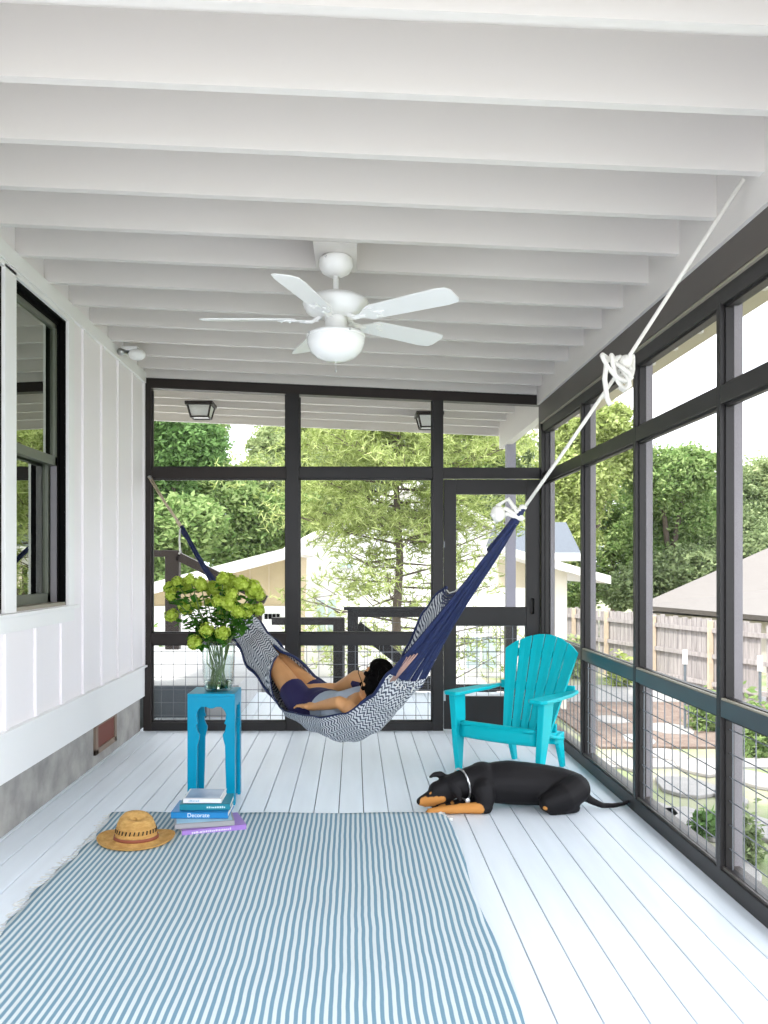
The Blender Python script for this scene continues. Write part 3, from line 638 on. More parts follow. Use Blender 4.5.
# ------------------------------------------------------------------ hammock
HP0 = Vector((-1.69, 6.95)); HD = Vector((3.17, -3.78)); HL = HD.length; hd = HD/HL; hn = Vector((-.7662, -.6426))
def HP(t, off=0, z=0): p = HP0+HD*t+hn*off; return Vector((p.x, p.y, z))
def lerp(tab, t):
    if t <= tab[0][0]: return tab[0][1:]
    for a, b in zip(tab, tab[1:]):
        if t <= b[0]:
            q = (t-a[0])/(b[0]-a[0]); q = q*q*(3-2*q)*.5+q*.5
            return tuple(x+(y-x)*q for x, y in zip(a[1:], b[1:]))
    return tab[-1][1:]
#        t     zc    Rh    Rv    phi_near phi_far  offset
HT = [(.270, 1.005, .070, .085, 178, 186, .00, .0),
      (.300, .915, .100, .120, 178, 186, .00, .0),
      (.335, .790, .112, .140, 178, 186, .01, .0),
      (.389, .660, .124, .152, 170, 178, .02, .0),
      (.402, .638, .140, .165, 100, 145, .02, .0),
      (.418, .598, .165, .175, 66, 108, .02, .0),
      (.430, .570, .200, .175, 64, 98, .0, .0),
      (.480, .555, .240, .205, 72, 96, .0, .0),
      (.530, .555, .260, .225, 78, 98, .0, .0),
      (.575, .635, .250, .215, 69, 98, .0, .24),
      (.610, .750, .220, .185, 64, 100, .0, .34),
      (.640, .865, .190, .165, 74, 104, .0, .33),
      (.675, .990, .130, .120, 95, 112, .0, .27),
      (.712, 1.150, .090, .090, 95, 112, .0, .17)]
TEND = lambda v: .643+.012*(v+1)-.016*max(0, v)
def hsec(t, v, grow=0):      # v in -1 (near edge) .. 1 (far edge)
    zc, rh, rv, pn_, pf, off, lift = lerp(HT, t); ph = R(pn_)*v if v < 0 else R(pf)*v
    wr2 = .006*math.sin(v*19+t*60)+.005*math.sin(t*140+v*5)
    rh += grow+wr2; rv += grow+wr2*.6
    return HP(t, off-math.sin(ph)*rh, zc-math.cos(ph)*rv+lift*max(0, v))
NT, NV = 150, 56
rows = []; uvs = []
for i in range(NT+1):
    tv = [HT[0][0]+(TEND(-1+2*j/NV)-HT[0][0])*i/NT for j in range(NV+1)]
    rows.append([hsec(tv[j], -1+2*j/NV) for j in range(NV+1)]); uvs.append([(tv[j]*HL, (-1+2*j/NV)*.5) for j in range(NV+1)])
weave = bpy.data.materials.new('chevron_weave'); weave.use_nodes = True
n = weave.node_tree.nodes; l = weave.node_tree.links; bs = n['Principled BSDF']; bs.inputs['Roughness'].default_value = .9
def math_(op, a, b=None):
    k = n.new('ShaderNodeMath'); k.operation = op
    for i, q in enumerate((a, b)):
        if q is None: continue
        if isinstance(q, (int, float)): k.inputs[i].default_value = q
        else: l.new(q, k.inputs[i])
    return k.outputs[0]
uvn = n.new('ShaderNodeUVMap'); sx = n.new('ShaderNodeSeparateXYZ'); l.new(uvn.outputs[0], sx.inputs[0])
nzz = n.new('ShaderNodeTexNoise'); nzz.inputs['Scale'].default_value = 18; l.new(uvn.outputs[0], nzz.inputs['Vector'])
zig = math_('PINGPONG', math_('MULTIPLY', sx.outputs['Y'], 27), 1.0)       # zigzag across the width
ph = math_('ADD', math_('ADD', math_('MULTIPLY', sx.outputs['X'], 50), math_('MULTIPLY', zig, .8)), math_('MULTIPLY', nzz.outputs['Fac'], 1.3))
tri = math_('PINGPONG', ph, .5)
cr_ = n.new('ShaderNodeValToRGB'); l.new(math_('MULTIPLY', tri, 2), cr_.inputs[0])
cr_.color_ramp.elements[0].position = .40; cr_.color_ramp.elements[0].color = (.05,.06,.09,1); cr_.color_ramp.elements[1].position = .56; cr_.color_ramp.elements[1].color = (.58,.60,.62,1)
l.new(cr_.outputs[0], bs.inputs['Base Color'])
bpn = n.new('ShaderNodeBump'); bpn.inputs['Strength'].default_value = .5; bpn.inputs['Distance'].default_value = .004; l.new(tri, bpn.inputs['Height']); l.new(bpn.outputs[0], bs.inputs['Normal'])
ham = empty('hammock', HP(.526, 0, .33), 'navy and white chevron woven hammock strung corner to corner on rope', 'hammock')
hb = MB().grid(rows, uvs).build('hammock_bed', weave, ham, smooth=True, fix=False)
so2 = hb.modifiers.new('solid', 'SOLIDIFY'); so2.thickness = .006
# navy borders
for v0 in (-1, 1):
    m = MB(); t0_ = .392 if v0 < 0 else .37; pts = [hsec(t0_+(TEND(v0)-t0_)*i/70, v0) for i in range(71)]
    m.tube(pts, [.010 if (i > 56 or v0 > 0) else .005 for i in range(71)], 8); m.build('hammock_border', MT['navy'], ham, smooth=True)
# navy edging under the leg end, along both sides
for v_, nm in ((-.30, 0), (.62, 1)):
    m = MB()
    for dv in (0, .05): m.tube([hsec(.272+.0052*i, v_+dv, .009) for i in range(26 if not nm else 20)], .009, 6)
    m.build('hammock_border', MT['navy'], ham, smooth=True)
KL = HP(.111, 0, 1.657); KR = HP(.778, 0, 1.596)
def cords(name, mt, knot, t, vs, rad, sag=.02, seed=3, grow_=-.004):
    rng = random.Random(seed); m = MB()
    for v in vs:
        a = hsec(t(v), v, grow_); b = knot+Vector((rng.uniform(-.012,.012), rng.uniform(-.012,.012), rng.uniform(-.02,.02))); pts = []
        for i in range(9):
            q = i/8; p = a.lerp(b, q); c_ = HP(t(v),0,lerp(HT,t(v))[0]).lerp(knot, q); k = 1-.50*math.sin(math.pi*q)
            p = c_+(p-c_)*k; p.z -= sag*math.sin(math.pi*q)+rng.uniform(-.004,.004); pts.append(p)
        m.tube(pts, rad, 5, cap=False)
    return m.build(name, mt, ham, smooth=True, fix=False)
cords('end_cords', MT['navy'], KL, lambda v: HT[0][0]+.004, [-1+2*i/26 for i in range(27)], .0065)
cords('end_cords', MT['navy'], KR, lambda v: TEND(v)-.008, [-1+2*i/52 for i in range(53)], .0060)
cords('white_cords', MT['cream'], KR, lambda v: TEND(v)-.010, [-.93,-.84,-.7,-.6,-.5,-.38,-.2], .0032, .012, 8, .012)
cords('white_cords', MT['cream'], KR, lambda v: TEND(v)-.004, [.70,.80,.92,1.0], .0035, .004, 5, .010)
# navy strands gathered over the near lip of the head end
m = MB(); rng = random.Random(4)
for i in range(20):
    q = i/19; a = hsec(.640+.010*q, -.98+.46*q, .010); b = KR+Vector((rng.uniform(-.012,.012),)*3); mid = a.lerp(b, .5)+Vector((-.01,0,-.02)); m.tube([a, a.lerp(mid,.5)+Vector((0,0,-.004)), mid, mid.lerp(b,.5), b], .006, 5, cap=False)
m.build('end_cords', MT['navy'], ham, smooth=True, fix=False)
m = MB()
for i in range(4):
    q = i/4; a = hsec(.636+.0015*i, -.80+.05*q, .018); b = a.lerp(KR, .17+.02*i)+Vector((-.015,-.015,-.012*i)); m.tube([a, a.lerp(b,.5), b], [.0035,.005,.0035], 6)
m.build('pink_strands', M('pink_cord', (.45,.28,.23), .8), ham, smooth=True)
# end loops + ropes
MB().tube([KL+Vector((-.012,.01,.03)), KL, KL-Vector((-.03,.03,.05))], [.014,.022,.018], 10).build('end_loop', MT['navy'], ham, smooth=True)
MB().tube([KR+Vector((.03,-.04,.055)), KR, KR-Vector((.05,-.06,.075)), KR-Vector((.10,-.12,.15))], [.012,.022,.021,.026], 10).build('end_loop', MT['navy'], ham, smooth=True)
hook = Vector((-1.70, 6.945, EYE+89/120.))
def rope(name, mt, pts, rad, par): return MB().tube(pts, rad, 8).build(name, mt, par, smooth=True)
rp_ = MB(); 
for s_ in (-1, 1): rp_.tube([hook+Vector((.01*s_,-.01,0)), hook.lerp(KL, .5)+Vector((.006*s_,0,-.01)), KL+Vector((.006*s_,0,.01))], .006, 8)
for i in range(4): p = hook.lerp(KL, .86+.04*i); rp_.ell(p, (.017,.017,.012), None, 10, 6)
rp_.build('hanging_rope', MT['ropeb'], ham, smooth=True)
rope('rope_tail', MT['rope'], [KL+Vector((0,0,.02)), KL+Vector((-.02,-.01,.0)), KL+Vector((-.025,-.01,-.08)), KL+Vector((-.02,-.01,-.17)), KL+Vector((-.03,-.01,-.19))], .008, ham)
MB().tube([hook+Vector((0,.03,0)), hook+Vector((0,-.02,0)), hook+Vector((.02,-.035,-.01)), hook+Vector((.02,-.03,-.03))], .005, 8).ell(hook+Vector((.005,-.012,-.005)), (.018,.014,.016), None, 10, 6).build('hook', MT['metal'], ham, smooth=True)
UK = HP(.898, 0, 2.245); TOP = HP(1.0, 0, 2.845)
rope('hanging_rope', MT['rope'], [KR, KR.lerp(UK,.5)+Vector((0,0,-.005)), UK, UK.lerp(TOP,.5), TOP], .0085, ham)
m = MB(); rng = random.Random(12)      # the big loose knot
for k, (dx_, dz_, w_) in enumerate(((-.10,-.10,.05),(-.06,-.13,.035),(.03,-.10,.03),(-.02,-.07,.05),(.02,-.13,.02))):
    pts = []
    for i in range(13):
        a = 2*math.pi*i/12; pts.append(UK+Vector((dx_*.5+dx_*.55*math.cos(a)+w_*math.sin(a)*.6, .012*k-.02+.02*math.sin(a*2), .02+dz_*.5-dz_*.55*math.cos(a))))
    m.tube(pts, .0095, 8, cap=False)
m.tube([UK+Vector((-.02,0,.02)), UK+Vector((-.085,-.01,.0)), UK+Vector((-.095,-.02,-.08)), UK+Vector((-.085,-.02,-.16)), UK+Vector((-.07,-.02,-.19))], .011, 8)
m.ell(UK, (.028,.026,.03), None, 12, 8)
m.build('rope_knot', MT['rope'], ham, smooth=True)
m = MB()
for a in ((-.02,.01,.03),(-.09,.0,.065),(-.12,-.01,.02),(-.10,.02,-.005)): m.tube([KR+Vector((.03,-.03,.0)), KR+Vector((a[0]*.4,0,a[2]+.035)), KR+Vector((a[0],a[1],a[2]))], .011, 8)
for i in range(4): m.ell(KR.lerp(UK, .02+.018*i)+Vector((0,0,.01)), (.02,.02,.015), None, 10, 6)
m.ell(KR+Vector((-.085,0,.03)), (.035,.03,.04), None, 10, 8)
m.build('rope_knot', MT['rope'], ham, smooth=True)

# ------------------------------------------------------------------ person in the hammock
def remesh(o, vox, sm=6, f=.6):
    r_ = o.modifiers.new('remesh', 'REMESH'); r_.mode = 'VOXEL'; r_.voxel_size = vox; r_.use_smooth_shade = True
    s_ = o.modifiers.new('smooth', 'SMOOTH'); s_.iterations = sm; s_.factor = f
pelv = HP(.462, 0, .50); chest = HP(.520, .0, .515); neck = HP(.558, 0, .60); headc = HP(.579, .015, .692)
Mz = Matrix.Rotation(math.atan2(hd.y, hd.x), 3, 'Z')        # local x -> hammock direction
b = MB()
b.ell(pelv, (.14,.15,.105), Mz); b.ell(pelv.lerp(chest,.5), (.20,.135,.095), Mz); b.ell(chest, (.17,.155,.11), Mz @ Matrix.Rotation(R(-12),3,'Y'))
shN = HP(.562, .140, .565); shF = HP(.532, -.150, .640)
b.limb([shN, HP(.541,0,.575), shF], [.058,.075,.058]); b.limb([HP(.540,0,.575), neck, headc-Vector((0,0,.03))], [.06,.052,.052])
# legs
kN = HP(.394, .055, .688); kF = HP(.400, -.065, .650); aN = HP(.305, .03, .915); aF = HP(.308, -.03, .895)
b.limb([HP(.455,.085,.505), kN], [.084,.064]); b.limb([kN, kN.lerp(aN,.35), aN], [.062,.060,.038])
b.limb([HP(.455,-.085,.505), kF], [.084,.064]); b.limb([kF, kF.lerp(aF,.35), aF], [.062,.060,.038])
for a_ in (aN, aF): b.limb([a_+Vector((0,0,-.02)), a_+Vector((-.03,.04,.10))], [.036,.026]); b.limb([a_+Vector((.01,-.01,-.02)), a_+Vector((.02,-.03,.03))], [.034,.028])
# arms
elN = HP(.550, .180, .600); wrN = HP(.500, .165, .540)
b.limb([shN, elN], [.048,.036]); b.limb([elN, elN.lerp(wrN,.3), wrN], [.036,.035,.023])
elF = HP(.462, -.160, .590); wrF = HP(.445, -.020, .605)
b.limb([shF+Vector((0,0,.02)), shF.lerp(elF,.45)+Vector((0,0,.06)), elF], [.062,.055,.042]); b.limb([elF, elF.lerp(wrF,.3), wrF], [.041,.040,.026])
def hand(wr, dirv, side, thumb):
    dirv = dirv.normalized(); s_ = side.normalized(); upv = s_.cross(dirv).normalized()
    if upv.z < 0: upv = -upv
    b.limb([wr, wr+dirv*.045], [.024,.026]); b.limb([wr+dirv*.05-s_*.022, wr+dirv*.05+s_*.022], [.016,.016]); b.limb([wr+dirv*.075-s_*.026, wr+dirv*.075+s_*.026], [.014,.014])
    for k, L in enumerate((.062,.072,.068,.054)):
        r0 = wr+dirv*.085+s_*(-.028+.0187*k); f_ = dirv+s_*(-.12+.08*k); p1 = r0+f_*L*.5+upv*.004; p2 = r0+f_*L-upv*.012
        b.limb([r0-dirv*.015, r0, p1, p2], [.010,.0095,.0088,.0075], 10)
    t0 = wr+dirv*.03+s_*thumb*.024; b.limb([t0, t0+dirv*.03+s_*thumb*.022, t0+dirv*.055+s_*thumb*.026-upv*.006], [.012,.0105,.0085], 10)
hand(wrN, Vector((-hd.x, -hd.y, -.05))+Vector((-.1,-.1,0)), Vector((hn.x, hn.y, 0)), -1)
hand(wrF, Vector((-hd.x*.9, -hd.y*.9, .0))+Vector((hn.x*.5,hn.y*.5,-.1)), Vector((hn.x, hn.y, 0)), 1)
# head: local axes  hu = crown, hf = face, hr = side
d3 = Vector((hd.x, hd.y, 0)); n3 = Vector((hn.x, hn.y, 0))
hf = (-d3*.80+Vector((0,0,.58))-n3*.16).normalized(); hu = (d3*.58+Vector((0,0,.80))); hu = (hu-hf*hu.dot(hf)).normalized(); hr = hu.cross(hf).normalized()
MH_ = Matrix((hf, hr, hu)).transposed()
HSC = 1.24
def hl(f_, s_, u_): return headc+(hf*f_+hr*s_+hu*u_)*HSC
b.ell(hl(-.005,0,.015), (.106,.083,.108), MH_); b.ell(hl(.035,0,-.045), (.062,.056,.068), MH_); b.ell(hl(.062,0,-.088), (.028,.030,.022), MH_)
b.limb([hl(.090,0,.022), hl(.112,0,-.022)], [.009,.013]); b.ell(hl(.104,0,-.025), (.014,.018,.010), MH_)
for s_ in (-1, 1):
    b.ell(hl(.0,.077*s_,-.01), (.019,.008,.032), MH_); b.ell(hl(.0,.083*s_,.008), (.018,.006,.016), MH_); b.ell(hl(.078,.032*s_,.016), (.014,.014,.011), MH_)
b.ell(hl(.088,0,-.052), (.012,.025,.006), MH_); b.ell(hl(.086,0,-.063), (.011,.021,.007), MH_); b.ell(hl(.078,0,.036), (.018,.052,.010), MH_)
per = empty('person', pelv-Vector((0,0,.1)), 'dark haired person in glasses, navy shorts and pale shirt reclining in the hammock', 'person')
bo = b.build('body', MT['skin'], per, fix=True); remesh(bo, .0062, 4, .5)
# clothing
s = MB()
s.ell(pelv, (.150,.165,.118), Mz); s.ell(HP(.478,0,.51), (.10,.15,.108), Mz)
for sg, kk in ((1, kN), (-1, kF)):
    h_ = HP(.455,.085*sg,.505); e_ = h_.lerp(kk, .50); s.tube([h_+(h_-e_)*.2, h_, h_.lerp(e_,.5), e_], [.090,.096,.092,.086], 18)
o = s.build('shorts', MT['navycloth'], per); remesh(o, .008, 4, .5)
s = MB()
s.ell(pelv.lerp(chest,.5), (.205,.148,.106), Mz); s.ell(chest, (.178,.166,.120), Mz @ Matrix.Rotation(R(-12),3,'Y')); s.limb([HP(.538,.11,.585), HP(.538,0,.585), HP(.538,-.125,.60)], [.066,.080,.070])
o = s.build('shirt', M('pale_blue_shirt', (.36,.42,.50), .85), per); remesh(o, .008, 4, .5)
o = MB().limb([HP(.540,-.11,.60), shF+Vector((0,0,.015)), shF.lerp(elF,.38)+Vector((0,0,.045))], [.064,.064,.057]).build('sleeve', MT['navycloth'], per); remesh(o, .008, 3, .5)
# hair
s = MB(); s.ell(hl(-.022,0,.030), (.118,.100,.118), MH_); s.ell(hl(-.055,0,-.030), (.072,.084,.082), MH_); s.ell(hl(.03,0,.080), (.070,.074,.050), MH_)
for k in range(60):
    rng = random.Random(k); v_ = Vector((rng.uniform(-1,.5), rng.uniform(-1,1), rng.uniform(-.5,1))).normalized(); q = hl(-.020+v_.x*.103, v_.y*.087, .028+v_.z*.103); s.ell(q, (.016,.014,.015), MH_, 10, 6)
o = s.build('hair', MT['hair'], per); remesh(o, .006, 2, .5)
s = MB()
for sg in (-1, 1):
    c_ = [hl(.108+.004*math.cos(a)*0, .034*sg+.026*math.cos(a), .012+.018*math.sin(a)) for a in [2*math.pi*i/16 for i in range(17)]]
    s.tube(c_, .0018, 6, cap=False); s.tube([hl(.106,.060*sg,.016), hl(.07,.080*sg,.016), hl(.0,.090*sg,.014), hl(-.015,.088*sg,-.004)], .0022, 6)
s.tube([hl(.110,-.010,.014), hl(.113,0,.018), hl(.110,.010,.014)], .0025, 6)
s.build('glasses', MT['black'], per, smooth=True)

# ------------------------------------------------------------------ adirondack chair
ch = empty('adirondack_chair', (1.10, 5.60, 0), 'turquoise plastic adirondack chair beside the screened right wall', 'chair', rz=R(-38)); ch.scale = (.925,.945,.945)
T = MT['turq']; X_ = lambda y_, z_, x_: (x_, y_, z_)
def Lb(mbd, name, par=ch, bevel=.006, smooth=False): return mbd.build(name, T, par, bevel=bevel, local=True, smooth=smooth)
for sg in (-1, 1):
    # front leg: broad panel under the arm, tapering and splaying down
    pr = [(-.345,0),(-.285,0),(-.255,.20),(-.225,.36),(-.205,.50),(-.20,.555),(-.385,.555),(-.36,.45),(-.355,.30)]
    pr = [(-.325,0),(-.283,0),(-.245,.20),(-.205,.38),(-.195,.555),(-.345,.555),(-.340,.40),(-.342,.20)]
    m = MB(); n_ = len(pr)
    m.add([(sg*(.292+.03*z_/.555), y_, z_) for y_, z_ in pr]+[(sg*(.326+.045*z_/.555), y_, z_) for y_, z_ in pr], [tuple(range(n_))[::-1], tuple(range(n_,2*n_))]+[(i,(i+1)%n_,n_+(i+1)%n_,n_+i) for i in range(n_)])
    Lb(m, 'front_leg')
    # rear leg
    pr = [(-.20,.27),(.10,.20),(.22,.18),(.30,.0),(.345,.0),(.31,.20),(.26,.27),(.16,.27),(-.20,.33)]
    m = MB(); n_ = len(pr)
    m.add([(sg*.180, y_, z_) for y_, z_ in pr]+[(sg*.212, y_, z_) for y_, z_ in pr], [tuple(range(n_))[::-1], tuple(range(n_,2*n_))]+[(i,(i+1)%n_,n_+(i+1)%n_,n_+i) for i in range(n_)])
    Lb(m, 'rear_leg')
    # arm
    ar = [(.30,.30),(.275,.10),(.265,-.20),(.262,-.36),(.285,-.395),(.37,-.395),(.40,-.36),(.395,-.15),(.375,.10),(.33,.30),(.31,.335)]
    m = MB().prism([(sg*a, b2) for a, b2 in ar], lambda x,y,d: (x, y, d+.555-.02*(y+.39)), 0, .026); Lb(m, 'arm', bevel=.008)
# seat: curved slats as one moulded seat with grooves
rows = []; prof = [(-.33,.345),(-.335,.362),(-.32,.375),(-.29,.372),(-.20,.345),(-.10,.315),(0,.285),(.10,.262),(.16,.25)]
rows = [[(x_, y_, z_) for x_ in [-.285+.57*i/12 for i in range(13)]] for y_, z_ in prof]
o = MB().grid(rows).build('seat', T, ch, smooth=True, local=True, fix=False); q = o.modifiers.new('s', 'SOLIDIFY'); q.thickness = .022
rows = [[(x_, -.325+.02*((z_-.35)/.1)*0+.03*(x_/.29)**2, z_-.02*(1-(x_/.29)**2)*0) for x_ in [-.29+.58*i/12 for i in range(13)]] for z_ in (.355,.32,.29,.262)]
o = MB().grid(rows).build('front_apron', T, ch, smooth=True, local=True, fix=False); q = o.modifiers.new('s', 'SOLIDIFY'); q.thickness = .02
for i in range(6):                       # six fanned back slats
    u0, u1 = -1+2*i/6, -1+2*(i+1)/6; gp = .010; n_ = 8; F_ = []
    def bp_(u_, q):                      # q 0 bottom .. 1 top
        w_ = .185+.115*q; top_ = .945-.115*u_*u_; z_ = .235+(top_-.235)*q; yy_ = .135+(z_-.235)*.43-.035*(1-u_*u_)*-1*0+.03*u_*u_*-1
        return (u_*w_, yy_, z_)
    for q in range(n_+1):
        a_, c_ = bp_(u0, q/n_), bp_(u1, q/n_); F_.append([(a_[0]+gp*.5, a_[1], a_[2]), ((a_[0]+c_[0])/2, (a_[1]+c_[1])/2+.004, (a_[2]+c_[2])/2+(.004 if q == n_ else 0)), (c_[0]-gp*.5, c_[1], c_[2])])
    o = MB().grid(F_).build('back_slat', T, ch, local=True, fix=False); q = o.modifiers.new('s', 'SOLIDIFY'); q.thickness = .018; q.offset = -1
    bv = o.modifiers.new('b', 'BEVEL'); bv.width = .003; bv.segments = 2
for z_, w_ in ((.30, .42), (.565, .60), (.80, .50)):
    yy_ = .135+(z_-.235)*.43+.018; Lb(MB().box(-w_/2, w_/2, yy_, yy_+.022, z_-.03, z_+.03), 'back_brace')
Lb(MB().hexa([(-.24,.10,.20),(.24,.10,.20),(.24,.26,.22),(-.24,.26,.22),(-.24,.10,.245),(.24,.10,.245),(.24,.26,.27),(-.24,.26,.27)]), 'seat_support')

# ------------------------------------------------------------------ side table
tb = empty('side_table', (-.82, 4.93, 0), 'tall glossy blue side table with cut-out arches under the flower vase', 'table')
x0, x1, y0, y1, H_ = -.957, -.684, 4.795, 5.068, .641; w2 = (x1-x0)/2; th = .018
half = [(.089,.0),(.081,.248),(.0795,.342),(.069,.381),(.066,.405),(.074,.42),(.082,.4365),(.0865,.464),(.074,.4695),(.0826,.4915),(.085,.523),(.078,.540),(.069,.553),(.055,.565),(.03,.565),(.008,.556)]
poly = [(w2,0),(w2,H_-th)]; poly = [(-w2,0)]+[(-a,z_) for a,z_ in half]+[(a,z_) for a,z_ in half[::-1]]+[(w2,0),(w2,H_-th),(-w2,H_-th)]
cx_, cy_ = (x0+x1)/2, (y0+y1)/2
MB().prism(poly, lambda x,z,d: (cx_+x, y0+d, z), 0, th).build('side_panel', MT['tblue'], tb, bevel=.002)
MB().prism(poly, lambda x,z,d: (cx_+x, y1-th+d, z), 0, th).build('side_panel', MT['tblue'], tb, bevel=.002)
s_ = (w2-th-.0005)/w2
po2 = [(a*s_ if abs(abs(a)-w2) < 1e-6 else a, z_) for a,z_ in poly]
MB().prism(po2, lambda y,z,d: (x0+d, cy_+y, z), 0, th).build('side_panel', MT['tblue'], tb, bevel=.002)
MB().prism(po2, lambda y,z,d: (x1-th+d, cy_+y, z), 0, th).build('side_panel', MT['tblue'], tb, bevel=.002)
MB().box(x0, x1, y0, y1, H_-th, H_).build('table_top', MT['tblue'], tb, bevel=.002)
# vase
VX, VY = -.80, 4.925
vs = empty('glass_vase', (VX, VY, H_), 'clear glass vase with a little water on the blue side table', 'vase')
gl = bpy.data.materials.new('clear_glass'); gl.use_nodes = True; n = gl.node_tree.nodes; l = gl.node_tree.links; n.clear()
o_ = n.new('ShaderNodeOutputMaterial'); t_ = n.new('ShaderNodeBsdfTransparent'); t_.inputs[0].default_value = (.93,.96,.95,1); g_ = n.new('ShaderNodeBsdfGlossy'); g_.inputs['Roughness'].default_value = .02
x_ = n.new('ShaderNodeMixShader'); lw = n.new('ShaderNodeLayerWeight'); lw.inputs[0].default_value = .5; l.new(math_('ADD', math_('MULTIPLY', math_('POWER', lw.outputs['Facing'], 3.0), .8), .04), x_.inputs[0]); l.new(t_.outputs[0], x_.inputs[1]); l.new(g_.outputs[0], x_.inputs[2]); l.new(x_.outputs[0], o_.inputs[0])
MB().lathe([(.0,.0),(.070,.0),(.082,.012),(.088,.05),(.094,.14),(.101,.27),(.105,.285),(.101,.287),(.097,.27),(.090,.14),(.083,.05),(.076,.018),(.0,.014)], (VX,VY,H_), 40).build('vase_body', gl, vs, smooth=True, fix=True)
wt = bpy.data.materials.new('water'); wt.use_nodes = True; q = wt.node_tree.nodes['Principled BSDF']; q.inputs['Transmission Weight'].default_value = 1; q.inputs['Roughness'].default_value = .0; q.inputs['IOR'].default_value = 1.33; q.inputs['Base Color'].default_value = (.86,.93,.82,1)
MB().lathe([(.0,.017),(.073,.019),(.080,.05),(.0815,.058),(.0,.058)], (VX,VY,H_), 32).build('water', wt, vs, smooth=True)
# flowers
FL = [(148,232,30),(150,268,24),(180,205,26),(222,215,38),(290,212,32),(240,188,24),(352,232,33),(398,185,28),(430,210,46),(487,208,33),(540,235,38),(572,262,26),(568,332,28),(150,360,28),(218,328,32),(268,305,26),(375,295,28),(425,302,34),(395,358,28),(440,260,28),(468,345,28),(505,338,34),(320,433,31),(397,445,31),(262,492,30),(325,300,18)]
petal = leafmat('viburnum_petal', (.30,.42,.03), (.62,.74,.15), .3); fleaf = leafmat('flower_leaf', (.025,.10,.012), (.08,.22,.03), .3)
stemm = M('green_stem', (.10,.16,.04), .6)
for i, (cx4, cy4, r4) in enumerate(FL):
    rng = random.Random(50+i); px, py = 140+cx4/4.8, 540+cy4/4.8
    Y = VY+rng.choice((-.10,-.05,0,.05,.10))+rng.uniform(-.02,.02)
    if i in (22,23,24): Y = VY-.13
    hc = at(px, py, Y); hr_ = r4/4.8*Y/F*1.10
    a = rng.uniform(0, 6.28); base = Vector((VX+.05*math.cos(a), VY+.05*math.sin(a), H_+.02)); mouth = Vector((VX+(hc.x-VX)*.18-.02*math.cos(a), VY+(hc.y-VY)*.2-.02*math.sin(a), H_+.16)); rim = Vector((VX+max(-.07,min(.07,(hc.x-VX)*.4)), VY+max(-.07,min(.07,(hc.y-VY)*.5)), H_+.30))
    if hc.z < H_+.33: rim.z = H_+.30
    pts = [base, base.lerp(mouth,.55), mouth, rim, rim.lerp(hc,.55)+Vector((0,0,.02)), hc]
    t = empty('viburnum_stem', base, 'stem of lime green pompom blossom standing in the glass vase', 'flower', 'viburnum stems in the vase')
    MB().tube(pts, .0036, 6).build('stem', stemm, t, smooth=True)
    m = MB(); nfl = 52
    for k in range(nfl):
        zz = 1-2*(k+.5)/nfl; th_ = k*2.39996; rr = math.sqrt(1-zz*zz); d = Vector((rr*math.cos(th_), rr*math.sin(th_), zz)); e1 = d.orthogonal().normalized(); e1.rotate(Matrix.Rotation(rng.uniform(0,6), 3, d)); e2 = d.cross(e1); c_ = hc+d*hr_*rng.uniform(.62,1.08); ps = hr_*.36
        for q in range(5):
            a2 = 2*math.pi*q/5; w = e1*math.cos(a2)+e2*math.sin(a2); w2_ = e1*math.cos(a2+1.25)+e2*math.sin(a2+1.25); kk = len(m.v)
            m.v += [tuple(c_), tuple(c_+w*ps*.8+d*ps*.1), tuple(c_+(w+w2_)*ps*.72+d*ps*.22), tuple(c_+w2_*ps*.8+d*ps*.1)]; m.f.append((kk,kk+1,kk+2,kk+3))
    m.ell(hc, (hr_*.68,)*3, None, 12, 8)
    m.build('flower_head', petal, t, fix=False)
    m = MB()
    for k in range(20):
        q = rng.uniform(.10, 1.0); p = pts[3].lerp(pts[5], q)+Vector((rng.gauss(0,.012), rng.gauss(0,.012), rng.gauss(0,.01))); d = Vector((rng.gauss(0,1), rng.gauss(0,1)-.3, rng.gauss(-.2,.5))).normalized(); s_ = d.cross(Vector((0,.3,1))).normalized(); L = rng.uniform(.038,.068)
        kk = len(m.v); m.v += [tuple(p), tuple(p+d*L*.45+s_*L*.42), tuple(p+d*L), tuple(p+d*L*.45-s_*L*.42), tuple(p+d*L*.5+Vector((0,0,.005)))]; m.f += [(kk,kk+1,kk+4),(kk+1,kk+2,kk+4),(kk+2,kk+3,kk+4),(kk+3,kk,kk+4)]
    m.build('leaves', fleaf, t, fix=False)

# ------------------------------------------------------------------ rug
rugm = bpy.data.materials.new('striped_rug'); rugm.use_nodes = True; n = rugm.node_tree.nodes; l = rugm.node_tree.links; bs = n['Principled BSDF']; bs.inputs['Roughness'].default_value = .95
tcx = n.new('ShaderNodeTexCoord'); sx = n.new('ShaderNodeSeparateXYZ'); nz2 = n.new('ShaderNodeTexNoise'); nz2.inputs['Scale'].default_value = 3.5; nz2.inputs['Detail'].default_value = 3; l.new(tcx.outputs['Object'], nz2.inputs['Vector']); l.new(tcx.outputs['Object'], sx.inputs[0])
st_ = math_('PINGPONG', math_('ADD', math_('MULTIPLY', sx.outputs['X'], 1/.0262), math_('MULTIPLY', nz2.outputs['Fac'], .5)), .5)
rr_ = n.new('ShaderNodeValToRGB'); l.new(math_('MULTIPLY', st_, 2), rr_.inputs[0]); e = rr_.color_ramp.elements; e[0].position = .42; e[0].color = (.15,.27,.35,1); e[1].position = .58; e[1].color = (.60,.66,.67,1); l.new(rr_.outputs[0], bs.inputs['Base Color'])
